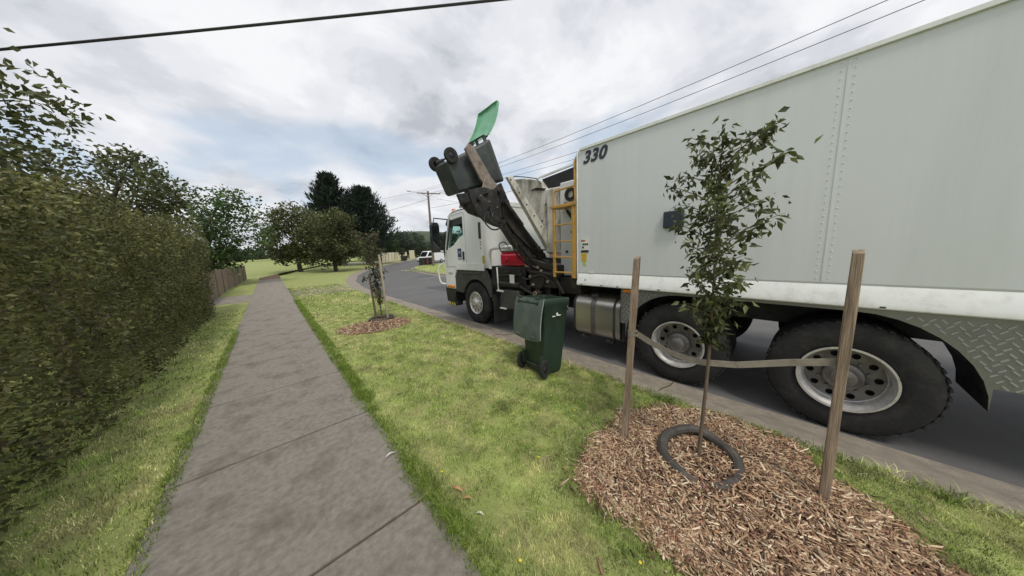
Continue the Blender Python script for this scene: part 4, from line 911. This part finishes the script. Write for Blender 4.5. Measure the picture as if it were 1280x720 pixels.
# dandelions, leaves, litter
fl = [(1.66, 1.88), (1.79, 1.73), (1.84, 1.71), (2.14, 1.47), (1.41, 1.31), (.78, 1.74), (.80, .90), (1.87, 2.01), (2.19, 1.81), (1.25, .45), (1.33, 2.7), (2.0, 2.75)]
proto = None
for i, (x, y) in enumerate(fl):
    if proto is None:
        t = MB(); t.tube([(0, 0, 0), (.003, 0, .035)], .0012, 5); rt_ = thing('dandelion', 'tiny yellow dandelion flower in the lawn', 'flower', (x, y, 0), 'yellow flowers dotted in the lawn')
        s1 = t.build('stem', 'stem_green', rt_, local=True); t = MB()
        for k in range(12):
            a = k*math.pi/6; t.add([(0.003, 0, .035), (.003+.0075*math.cos(a-.2), .0075*math.sin(a-.2), .04), (.003+.010*math.cos(a), .010*math.sin(a), .039), (.003+.0075*math.cos(a+.2), .0075*math.sin(a+.2), .04)], [(0, 1, 2, 3)])
        t.ball((.003, 0, .038), .004, (1, 1, .6), 8, 5); s2 = t.build('petals', 'petal', rt_, local=True); proto = (rt_, s1, s2)
    else:
        r = proto[0].copy(); r.location = (x, y, 0); col.objects.link(r)
        for c in proto[1:]: c2 = c.copy(); c2.parent = r; col.objects.link(c2)
def litter(name, x, y, a, ln, wd, m, label, z=.03, group=None):
    mb = MB(); n = 6; d = Vector((math.cos(a), math.sin(a), 0)); s = Vector((-math.sin(a), math.cos(a), 0))
    for i in range(n+1):
        q = i/n; w_ = wd*math.sin(math.pi*(.08+.84*q)); c = Vector((x, y, z))+d*ln*(q-.5)+Vector((0, 0, .012*math.sin(q*4)))
        for k in (-1, 0, 1): mb.v.append(tuple(c+s*w_*k+Vector((0, 0, .006*abs(k)))))
    for i in range(n):
        for k in range(2): mb.f.append((i*3+k, i*3+k+1, i*3+k+4, i*3+k+3))
    o = mb.build(name, m); md = o.modifiers.new('Solid', 'SOLIDIFY'); md.thickness = .0012; return tag(o, label, 'leaf', group)
litter('fallen_leaf', .79, 1.53, 1.9, .10, .011, 'dry_leaf', 'long brown curled leaf in the grass near the path')
litter('fallen_leaf', .80, 1.42, 2.3, .06, .010, 'dry_leaf', 'short brown leaf, nearer end of the pair by the path')
litter('fallen_leaf', .56, 2.22, .2, .09, .008, 'white_bits', 'pale twig-like leaf on the footpath edge')
litter('fallen_leaf', .80, 1.27, 2.0, .06, .006, 'white_bits', 'thin pale straw lying in the grass by the path')

for i, (x, y) in enumerate([(3.52, 1.9), (3.60, 2.6), (3.45, 3.4), (3.62, 4.4), (3.5, .6), (3.56, 5.6)]):
    litter('fallen_leaf', x, y, i*1.9, .045, .010, 'dry_leaf', 'small dry brown leaf lying in the concrete gutter beside the truck', z=-.07, group='dry leaves lying in the gutter')
for i, (x, y) in enumerate([(2.05, .9), (1.8, .55), (2.0, .1), (2.55, .75), (2.6, .2), (1.7, .2), (2.3, -.2), (2.75, .45)]):
    litter('fallen_leaf', x, y, i*2.3, .04, .010, 'dry_leaf', 'curled brown leaf lying on the wood chips of the near bed', z=.045, group='brown leaves scattered on the near mulch')
# ------------------------------------------------------------------ power pole and wires
PX, PY = 16.4, 33.6; ph = h(PX, PY)
pp = thing('power_pole', 'tall timber power pole with crossarm on the corner verge', 'power pole', (PX, PY, ph))
MB().tube([(PX, PY, ph-.2), (PX+.02, PY, 5), (PX-.0, PY, 9.75)], [.19, .16, .12], 14).build('pole_shaft', 'pole_wood', pp)
ad = Vector((.93, -.37, 0)).normalized()      # crossarm direction
def pa(s, z, o=0): p = Vector((PX, PY, z))+ad*s+Vector((.37, .93, 0))*o; return tuple(p)
m_ = MB().bar(pa(-1.35, 9.45, -.13), pa(1.55, 9.45, -.13), .10, .12); m_.bar(pa(-.6, 9.42, -.16), pa(0, 8.9, -.14), .03, .04); m_.bar(pa(.6, 9.42, -.16), pa(0, 8.9, -.14), .03, .04)
m_.build('crossarm', 'pole_wood', pp)
ins = [-1.25, -.75, .75, 1.45]
for s in ins: MB().lathe([(.02, 0), (.05, .02), (.03, .07), (.045, .1), (.0, .14)], pa(s, 9.51, -.13), ax='z', n=12).build('insulator', 'label_white', pp)
m_ = MB().tube([pa(0, 9.1, -.15), pa(-1.6, 9.6, -.15), pa(-2.1, 9.62, -.15)], .035, 8); m_.build('lamp_bracket', 'galv', pp)
m_ = MB().prism([(0, 0), (.5, .03), (.52, .1), (.1, .14)], 'y', -.1, .1)
m_.v = [tuple(Vector(pa(-2.05, 9.56, -.15))-ad*v[0]+Vector((.37, .93, 0))*v[1]+Vector((0, 0, v[2]))) for v in m_.v]; m_.build('lamp_head', 'galv', pp, bevel=.02)
def wire(p, q, sag, r, label, n=24, group=None):
    p, q = Vector(p), Vector(q); pts = [p.lerp(q, k/n)+Vector((0, 0, -sag*4*(k/n)*(1-k/n))) for k in range(n+1)]
    o = MB().tube(pts, r, 6).build('power_line', 'wire'); return tag(o, label, 'wire', group)
WG = 'power lines strung along the far side of the street'
nm = ['topmost', 'second', 'third', 'lowest']
PEND = (14.9, -22)
for k, s in enumerate(ins):
    a = pa(s, 9.62, -.13); b = (PEND[0]+s*.9+(.2 if k == 0 else 0), PEND[1], 9.35-.25*k)
    wire(a, b, .9+.12*k, .011, nm[k]+' power line strung from the pole over the truck body', group=WG)
wire(pa(0, 7.6), (PEND[0], PEND[1], 7.1), .9, .014, 'single service line below the power lines behind the hopper')
# far run of poles onward and service drops
wire(pa(-1.25, 9.62, -.13), (-2, 56, 9.2), .8, .014, 'upper faint line from the pole toward the conifers')
wire(pa(-.2, 8.7), (2, 52, 6.4), .7, .014, 'lower faint line from the pole toward the conifers')
wire(pa(1.45, 9.62, -.13), (44, 30, 9.0), .8, .014, 'line running right from the pole behind the truck cab')
wire(pa(1.0, 8.8, -.13), (40, 22, 7.4), .6, .014, 'lower line running right from the pole behind the cab')
wire((-14, 20.6, 5.45), (18, -9.5, 7.36), .35, .022, 'thick service cable crossing overhead at the top left')

# ------------------------------------------------------------------ trees beyond
def clump_tree(name, x, y, hgt, rad, nleaf, leaf, cols, label, z0=.22, tm='dark_bark', shape=1.0, group=None, nc=26, sq=1.0, seed=1, flat=.8):
    zb = h(x, y); t = thing(name, label, 'tree', (x, y, zb), group); rnd = random.Random(seed); mb = MB()
    tr = hgt*.022+.04; top = Vector((rnd.uniform(-.3, .3), rnd.uniform(-.3, .3), hgt*.8))
    tk = [Vector((0, 0, -.1)).lerp(top, q)+Vector((.1*math.sin(q*6+seed), .1*math.cos(q*5), 0)) for q in (0, .2, .4, .6, .8, 1)]; mb.tube(tk, [tr*1.3, tr, tr*.8, tr*.55, tr*.35, tr*.12], 9); cl = []
    for k in range(nc):
        q = z0+(1-z0)*(k+.5)/nc; a = k*2.399+rnd.random()*.6; rr = rad*sq*math.sin(math.pi*min(.97, (.25+.75*(1-q)/(1-z0)*.92)))**.7*rnd.uniform(.35, .95)
        c = Vector((math.cos(a)*rr, math.sin(a)*rr, q*hgt-.05*hgt)); cl.append((c, rad*rnd.uniform(.24, .42))); s = tk[min(4, int(q*4.2))]; s = Vector((0, 0, max(.15*hgt, c.z*.65)))+Vector((top.x*c.z/hgt, top.y*c.z/hgt, 0))
        mb.tube([s, s.lerp(c, .5)+Vector((0, 0, .03*hgt)), c], [tr*.35, tr*.22, tr*.06], 5)
    mb.build('trunk', tm, t, local=True); P_ = []
    for c, r in cl:
        m = nleaf//nc; d = rng.normal(0, 1, (m, 3)); d /= np.linalg.norm(d, axis=1)[:, None]; rr = r*rng.uniform(.25, 1.0, m)**.5*(1+.25*rng.normal(0, 1, m)*.6)
        q = np.array(c)+d*rr[:, None]*np.array([1, 1, flat]); P_.append(q)
    leafcloud(np.concatenate(P_), leaf, cols, 'crown', t, asp=.6, droop=.15); return t
def conifer(name, x, y, hgt, rad, label, seed, n=170, cols=None, group=None):
    zb = h(x, y); t = thing(name, label, 'tree', (x, y, zb), group); rnd = random.Random(seed); mb = MB(); mb.tube([(0, 0, -.1), (0, 0, hgt*.5), (0, 0, hgt*.97)], [hgt*.028, hgt*.017, .03], 10); P_ = []; 
    V, C = [], []
    for k in range(n):
        q = .13+.87*(k/n)**.85; a = k*2.399+rnd.random(); L_ = rad*(1-q)**.62*rnd.uniform(.62, 1.12)*(.62 if q < .2 else 1)+.25; up = .35+.9*q
        d = Vector((math.cos(a), math.sin(a), up)).normalized(); p0 = Vector((0, 0, q*hgt*.93)); bp = []
        for s in (0, .33, .66, 1): bp.append(p0+Vector((d.x, d.y, 0))*L_*s+Vector((0, 0, L_*(up*.55*s*s-.05*s))))
        mb.tube(bp, [.06, .045, .03, .012], 4)
        m = int(46*L_/rad*2.2)+18
        for _ in range(m):
            s = rnd.random()**.6; j = min(2, int(s*3)); c = bp[j].lerp(bp[j+1], s*3-j); sp_ = .16*L_*(1.15-s)+.10; P_.append(tuple(c+Vector((rnd.gauss(0, sp_), rnd.gauss(0, sp_), rnd.gauss(0, sp_*.7)))))
            C.append(d)
    mb.build('trunk', 'dark_bark', t, local=True)
    pts = np.array(P_); n_ = len(pts); Dm = np.array([tuple(c) for c in C]); D = Dm+rng.normal(0, .42, (n_, 3))+np.array([0, 0, .35]); D /= np.linalg.norm(D, axis=1)[:, None]
    W = np.cross(D, rng.normal(0, 1, (n_, 3))); W /= np.linalg.norm(W, axis=1)[:, None]; L_ = rng.uniform(.35, .85, n_)[:, None]*hgt/14; w_ = L_*.13
    V = np.stack([pts, pts+D*L_*.4+W*w_, pts+D*L_, pts+D*L_*.4-W*w_], 1).reshape(-1, 3); i = np.arange(n_)[:, None]*4
    F = np.concatenate([i+np.array([[0, 1, 2]]), i+np.array([[0, 2, 3]])], 0); cc = np.array(cols or [(.022, .036, .026), (.032, .048, .032), (.016, .026, .022)]); c = cc[rng.integers(0, len(cc), n_)]*rng.uniform(.7, 1.4, n_)[:, None]
    numpy_mesh('crown', V, F, 'leaf', np.repeat(c, 4, 0), t); return t
conifer('conifer', 12.3, 49.0, 12.8, 7.6, 'tall dark cypress with ragged tips behind the small sapling', 3, 230)
conifer('conifer', 8.4, 51.5, 15.0, 6.4, 'taller dark conifer left of the ragged cypress', 5, 190)
OL = [(.09, .105, .04), (.12, .13, .05), (.07, .08, .03)]
clump_tree('street_tree', 5.6, 35.5, 6.6, 3.0, 9000, .26, OL, 'soft olive green tree in front of the dark conifers', seed=4, nc=30)
clump_tree('street_tree', 2.6, 40, 7.5, 3.6, 8000, .3, OL, 'olive tree further left beyond the bend of the street', seed=8, nc=30)
GR = [(.06, .11, .03), (.085, .14, .04), (.045, .08, .025)]; DK = [(.035, .05, .03), (.05, .065, .035), (.028, .04, .025)]
BG = 'trees along the skyline beyond the cream fence'
for i, (x, y, hh, r, c, lb) in enumerate([(21.5, 70, 6.2, 4.2, GR, 'bright green rounded tree behind the cream fence'), (28, 78, 7.0, 4.5, DK, 'dark tree behind the right end of the cream fence'), (34, 84, 7.4, 5, DK, 'dark tree right of the gap behind the white van'), (40, 76, 6.6, 4.5, DK, 'dark tree behind the white hatchback'), (34, 62, 6.4, 3.6, DK, 'dark tree seen between the pole and the cab mirror'), (17, 66, 6.5, 4, GR, 'green tree peeping right of the ragged cypress'), (52, 84, 8.5, 6, DK, 'broad dark tree on the skyline behind the cab')]):
    clump_tree('background_tree', x, y, hh, r, 4200, .42, c, lb, z0=.12, seed=20+i, nc=22, group=BG)
clump_tree('shrub', 21.3, 58.2, 2.9, 1.1, 900, .22, DK, 'small dark mop topped shrub before the cream fence', z0=.5, seed=40, nc=10)

# hill
mb = MB(); nx, ny = 60, 24
for i in range(nx+1):
    for j in range(ny+1):
        x = 20+i*12; y = 260+j*20; u = (x-190)/210; v = (y-420)/200
        z = 2+36*math.exp(-(u*u*2.2+v*v*2))+7*math.exp(-(((x-520)/160)**2+v*v))+2.5*noise.noise(Vector((x*.012, y*.012, 0)))
        e = min(1, i/6, (nx-i)/6, j/4, (ny-j)/4); mb.v.append((x, y, z*e-1*(1-e)))
for i in range(nx):
    for j in range(ny): a = i*(ny+1)+j; mb.f.append((a, a+1, a+ny+2, a+ny+1))
tag(mb.build('hill', 'hill', smooth=180), kind='structure')
# distant wooded band
P_ = []
for k in range(240):
    a = R(-75+k*.75); rr = random.uniform(120, 210); c = np.array([math.sin(a)*rr, math.cos(a)*rr, 2.2]); m = 130; d = rng.normal(0, 1, (m, 3)); d /= np.linalg.norm(d, axis=1)[:, None]
    sz = random.uniform(2.0, 3.6); P_.append(c+np.array([0, 0, sz*.8])+d*np.array([sz*1.5, sz*1.5, sz])*rng.uniform(.6, 1, (m, 1)))
P_ = np.concatenate(P_); P_ = P_[P_[:, 2] > 1]
tag(leafcloud(P_, 1.5, [(.05, .075, .035), (.07, .09, .045), (.04, .06, .035)], 'distant_woods', None, asp=.8), 'low band of distant treetops along the horizon', 'woods', kind='stuff')

# ------------------------------------------------------------------ fence, houses, hedge
def panel_fence(pts, hh, label, m, step=2.4, name='fence', capw=.05):
    x0, y0 = pts[0]; t = thing(name, label, 'fence', (x0, y0, h(x0, y0))); pnl = MB(); pst = MB(); k = 0
    for a, b in zip(pts[:-1], pts[1:]):
        a, b = Vector(a), Vector(b); n = max(1, round((b-a).length/step)); d = (b-a)/n; nn = Vector((-d.y, d.x)).normalized()*.02
        for i in range(n):
            p, q = a+d*i, a+d*(i+1); z = h(p.x, p.y); zq = h(q.x, q.y)
            pnl.hexa([(p.x-nn.x, p.y-nn.y, z+.03), (p.x+nn.x, p.y+nn.y, z+.03), (q.x+nn.x, q.y+nn.y, zq+.03), (q.x-nn.x, q.y-nn.y, zq+.03)], [(p.x-nn.x, p.y-nn.y, z+hh), (p.x+nn.x, p.y+nn.y, z+hh), (q.x+nn.x, q.y+nn.y, zq+hh), (q.x-nn.x, q.y-nn.y, zq+hh)])
            MB().box(p.x-.05, p.x+.05, p.y-.05, p.y+.05, z, z+hh+.03).build('post', 'fence_timber', t)
    pnl.build('panel', m, t); return t
panel_fence([(15.2, 51.6), (18.6, 56.6), (22.0, 61.6), (25.6, 66.6)], 1.85, 'cream panel fence along the bend beyond the conifers', 'fence_cream')
panel_fence([(26.6, 67.6), (29.6, 71.6)], 2.2, 'short pale wall beyond the end of the cream fence', 'fence_cream', step=5, name='wall')
def house(x, y, w_, d_, rz, label, wallm='brick_wall', roofm='roof_tile', hw=2.6):
    z = h(x, y); mw = Matrix.Translation((x, y, z)) @ Matrix.Rotation(R(rz), 4, 'Z'); t = thing('house', label, 'house', None, mw=mw)
    wl_ = MB().box(-w_/2, w_/2, -d_/2, d_/2, -.1, hw).build('wall', wallm, t, local=True)
    e = .55; r_ = MB(); r_.add([(-w_/2-e, -d_/2-e, hw), (w_/2+e, -d_/2-e, hw), (w_/2+e, d_/2+e, hw), (-w_/2-e, d_/2+e, hw), (-w_/2+d_/2, 0, hw+2.1), (w_/2-d_/2, 0, hw+2.1)], [(0, 3, 2, 1), (0, 1, 5, 4), (2, 3, 4, 5), (1, 2, 5), (3, 0, 4)]); r_.box(-w_/2-e, w_/2+e, -d_/2-e-.02, -d_/2-e+.1, hw-.12, hw+.02); r_.build('roof', roofm, t, local=True, smooth=0)
    for sx, wd in ((-w_*.28, 1.8), (w_*.26, 2.2)):
        for sd_ in (-1, 1):
            yy = sd_*(d_/2+.03); fr_ = MB(); a, b = sorted((yy-.04*sd_, yy+.02*sd_)); 
            fr_.prism([(sx-wd/2, .9), (sx+wd/2, .9), (sx+wd/2, 2.1), (sx-wd/2, 2.1)], 'y', a, b, holes=[[(sx-wd/2+.07, .97), (sx+wd/2-.07, .97), (sx+wd/2-.07, 2.03), (sx-wd/2+.07, 2.03)]]); f_ = fr_.build('window', 'label_white', t, local=True, smooth=0)
            a, b = sorted((yy-.025*sd_, yy-.01*sd_)); MB().box(sx-wd/2+.06, sx+wd/2-.06, a, b, .96, 2.04).build('pane', 'dark_glass', f_, local=True, smooth=0)
    dr = MB().box(-.45, .45, -d_/2-.05, -d_/2+.02, 0, 2.05).build('door', 'fence_timber', t, local=True, bevel=.01); MB().tube([(.36, -d_/2-.09, 1.0), (.36, -d_/2-.04, 1.0)], .03, 8).build('handle', 'galv', dr, local=True)
    return t
house(-10, 15, 13, 8, 90, 'red brick house with a tiled roof behind the tall hedge')
house(24, 16, 13, 8, 90, 'brick house across the street behind the truck')
# hedge on the house side of the footpath
hg = thing('hedge', 'tall dense olive green hedge on the house side of the footpath', 'hedge', (-2.2, 7, 0))
n = 190000; P_ = np.stack([rng.uniform(-.75, .75, n), rng.uniform(-6.5, 6.5, n), rng.uniform(0, 1, n)**1.05*2.75], 1)
edge = np.maximum(np.maximum(np.abs(P_[:, 0])/.75, P_[:, 2]/2.75), np.abs(P_[:, 1])/6.5)
keep = rng.uniform(0, 1, n) < np.clip((edge-.5)*2.6, .2, 1); P_ = P_[keep]
bmp = 1+.10*fbm(P_[:, 1], P_[:, 2], 3.0, 12)+.05*fbm(P_[:, 1]+P_[:, 0], P_[:, 2], 9, 13); P_[:, 0] *= bmp; P_[:, 2] *= .97+.08*fbm(P_[:, 1], P_[:, 0], 2.0, 14)
leafcloud(P_, .06, [(.13, .14, .045), (.17, .175, .06), (.09, .105, .035), (.21, .20, .085)], 'foliage', hg, asp=.5)
m_ = MB(); rnd = random.Random(5)
for k in range(22):
    y = -6.2+k*.59; p = Vector((rnd.uniform(-.2, .2), y, 0)); m_.tube([p, p+Vector((rnd.uniform(-.1, .1), rnd.uniform(-.1, .1), 1.1)), p+Vector((rnd.uniform(-.3, .3), rnd.uniform(-.3, .3), 2.3))], [.04, .03, .012], 6)
    for j in range(5): q = p+Vector((0, 0, .4+.35*j)); m_.tube([q, q+Vector((rnd.uniform(-.6, .6), rnd.uniform(-.4, .4), .4))], [.015, .006], 5)
m_.build('stems', 'bark', hg, local=True)
clump_tree('garden_tree', -5.6, 9.5, 7.2, 3.0, 15000, .15, [(.10, .115, .04), (.14, .145, .05), (.07, .085, .03)], 'broad olive tree rising behind the tall hedge', seed=60, nc=34)
clump_tree('garden_tree', -4.2, 17.5, 6.0, 2.6, 9000, .17, OL, 'rounded tree beyond the far end of the hedge', seed=61, nc=28)
clump_tree('garden_tree', -3.0, 27, 6.5, 3.2, 8000, .22, GR, 'greener tree in a front yard down the street', seed=62, nc=28)
panel_fence([(-2.0, 14.2), (-2.0, 24), (-1.6, 33)], 1.25, 'low timber fence beyond the hedge', 'fence_timber', step=2.4)

# ------------------------------------------------------------------ parked vehicles, far bins
def car(name, x, y, rz, label, prof, glassprof, width, length, wheelx, cat='car', wr=.33, body='car_white'):
    z = h(x, y)-.09; mw = Matrix.Translation((x, y, z)) @ Matrix.Rotation(R(rz), 4, 'Z'); t = thing(name, label, cat, None, mw=mw, group=None)
    # local: front = +x? profile in (x,z), extruded along y
    o = MB(); nsec = 5; W = width/2; base = 0
    for s, inset, dz in ((-W, .06, 0), (-W+.08, 0, 0), (W-.08, 0, 0), (W, .06, 0)):
        cx_ = sum(p[0] for p in prof)/len(prof); cz_ = sum(p[1] for p in prof)/len(prof)
        for px0, pz0 in prof: k = 1-inset*.6; tum = 1 if pz0 < 1.0 else .86; o.v.append((cx_+(px0-cx_)*k, s*tum, cz_+(pz0-cz_)*k))
    n = len(prof)
    for i in range(3):
        for k in range(n): o.f.append((i*n+k, i*n+(k+1) % n, (i+1)*n+(k+1) % n, (i+1)*n+k))
    o.f.append(tuple(range(n))); o.f.append(tuple(3*n+k for k in range(n)))
    o.build('body', body, t, local=True, bevel=.03)
    for s in (-1, 1):
        for gp in glassprof:
            a, b = sorted((s*(W*.86+.012), s*(W*.86-.02))); 
            g_ = MB().prism(gp, 'y', a, b); g_.v = [(v[0], v[1]+s*(1.0-.0)*max(0, (1.25-v[2]))*.28*W, v[2]) for v in g_.v]; g_.build('window', 'dark_glass', t, local=True)
        for wx in wheelx:
            w2 = MB().lathe([(wr*.62, -.02), (wr*.9, -.03), (wr, 0), (wr, .16), (wr*.6, .18)], (0, 0, 0), ax='y', n=24)
            w2.v = [(wx+v[0], s*W*1.0-s*v[1]-s*.02, wr+v[2]) for v in w2.v]; wo = w2.build('wheel', 'rubber', t, local=True)
            r2 = MB().lathe([(0, -.01), (wr*.3, 0), (wr*.62, -.02)], (0, 0, 0), ax='y', n=16); r2.v = [(wx+v[0], s*W-s*v[1]-s*.015, wr+v[2]) for v in r2.v]; r2.build('rim', 'galv', wo, local=True)
    return t
van_prof = [(-2.4, .35), (2.3, .35), (2.42, .6), (2.35, .95), (1.75, 1.15), (1.15, 1.98), (.9, 2.05), (-2.35, 2.05), (-2.42, 1.9), (-2.44, .5)]
tv = car('van', 20.6, 43.0, 200, 'white van parked at the corner behind the power pole', van_prof, [[(1.55, 1.22), (1.12, 1.85), (.35, 1.85), (.35, 1.22)]], 1.9, 4.9, (-1.5, 1.55), cat='van')
MB().hexa([(1.80, -.66, 1.17), (1.80, .66, 1.17), (1.82, .66, 1.17), (1.82, -.66, 1.17)], [(1.22, -.62, 1.92), (1.22, .62, 1.92), (1.24, .62, 1.92), (1.24, -.62, 1.92)]).build('windscreen', 'dark_glass', tv, local=True)
for s in (-1, 1): MB().box(2.33, 2.42, s*.72-.13, s*.72+.13, .72, .88).build('headlight', 'lamp_clear', tv, local=True, bevel=.02)
MB().box(2.36, 2.47, -.8, .8, .36, .56).build('bumper', 'car_trim', tv, local=True, bevel=.02)
hat_prof = [(-2.0, .3), (2.0, .3), (2.1, .55), (2.0, .82), (1.15, .98), (.45, 1.48), (-1.5, 1.52), (-1.95, 1.05), (-2.05, .6)]
th = car('car', 25.6, 43.8, 235, 'white hatchback parked right of the power pole', hat_prof, [[(.95, 1.0), (.42, 1.38), (-1.35, 1.42), (-1.6, 1.02)]], 1.75, 4.1, (-1.25, 1.3), wr=.31)
MB().hexa([(1.17, -.66, 1.0), (1.17, .66, 1.0), (1.19, .66, 1.0), (1.19, -.66, 1.0)], [(.52, -.6, 1.45), (.52, .6, 1.45), (.54, .6, 1.45), (.54, -.6, 1.45)]).build('windscreen', 'dark_glass', th, local=True)
for s in (-1, 1): MB().box(1.98, 2.09, s*.62-.14, s*.62+.14, .6, .74).build('headlight', 'lamp_clear', th, local=True, bevel=.02)
MB().box(2.02, 2.13, -.5, .5, .35, .55).build('grille', 'car_trim', th, local=True, bevel=.02)
def far_bin(x, y, m, lidm, label, rz=20):
    z = h(x, y)+.02; t = thing('wheelie_bin', label, 'bin', None, mw=Matrix.Translation((x, y, z)) @ Matrix.Rotation(R(rz), 4, 'Z'), group='bins put out on the far corner')
    MB().hexa([(-.22, -.24, .06), (.22, -.24, .06), (.22, .24, .06), (-.22, .24, .06)], [(-.29, -.36, 1.0), (.29, -.36, 1.0), (.29, .33, 1.0), (-.29, .33, 1.0)]).build('bin_body', m, t, local=True, bevel=.03)
    MB().hexa([(-.31, -.39, 1.0), (.31, -.39, 1.0), (.31, .40, 1.0), (-.31, .40, 1.0)], [(-.25, -.33, 1.06), (.25, -.33, 1.06), (.25, .36, 1.06), (-.25, .36, 1.06)]).build('lid', lidm, t, local=True, bevel=.01)
    for s in (-1, 1): MB().lathe([(0, -.02), (.1, -.025), (.1, .025), (0, .03)], (s*.25, .26, .1), n=16).build('wheel', 'rubber', t, local=True)
far_bin(15.9, 36.0, 'far_bin_dark', 'far_bin_maroon', 'leftmost dark bin of the three beside the power pole', 30)
far_bin(16.6, 36.1, 'far_bin_maroon', 'far_bin_maroon', 'maroon bin in the middle of the three beside the power pole', 10)
far_bin(17.3, 36.0, 'far_bin_dark', 'far_bin_dark', 'dark bin nearest the base of the power pole', -5)
far_bin(20.6, 56.0, 'far_bin_dark', 'far_bin_dark', 'left dark bin of the pair by the cream fence', 30)
far_bin(21.4, 56.6, 'far_bin_dark', 'bin_green', 'right dark bin of the pair by the cream fence', 40)
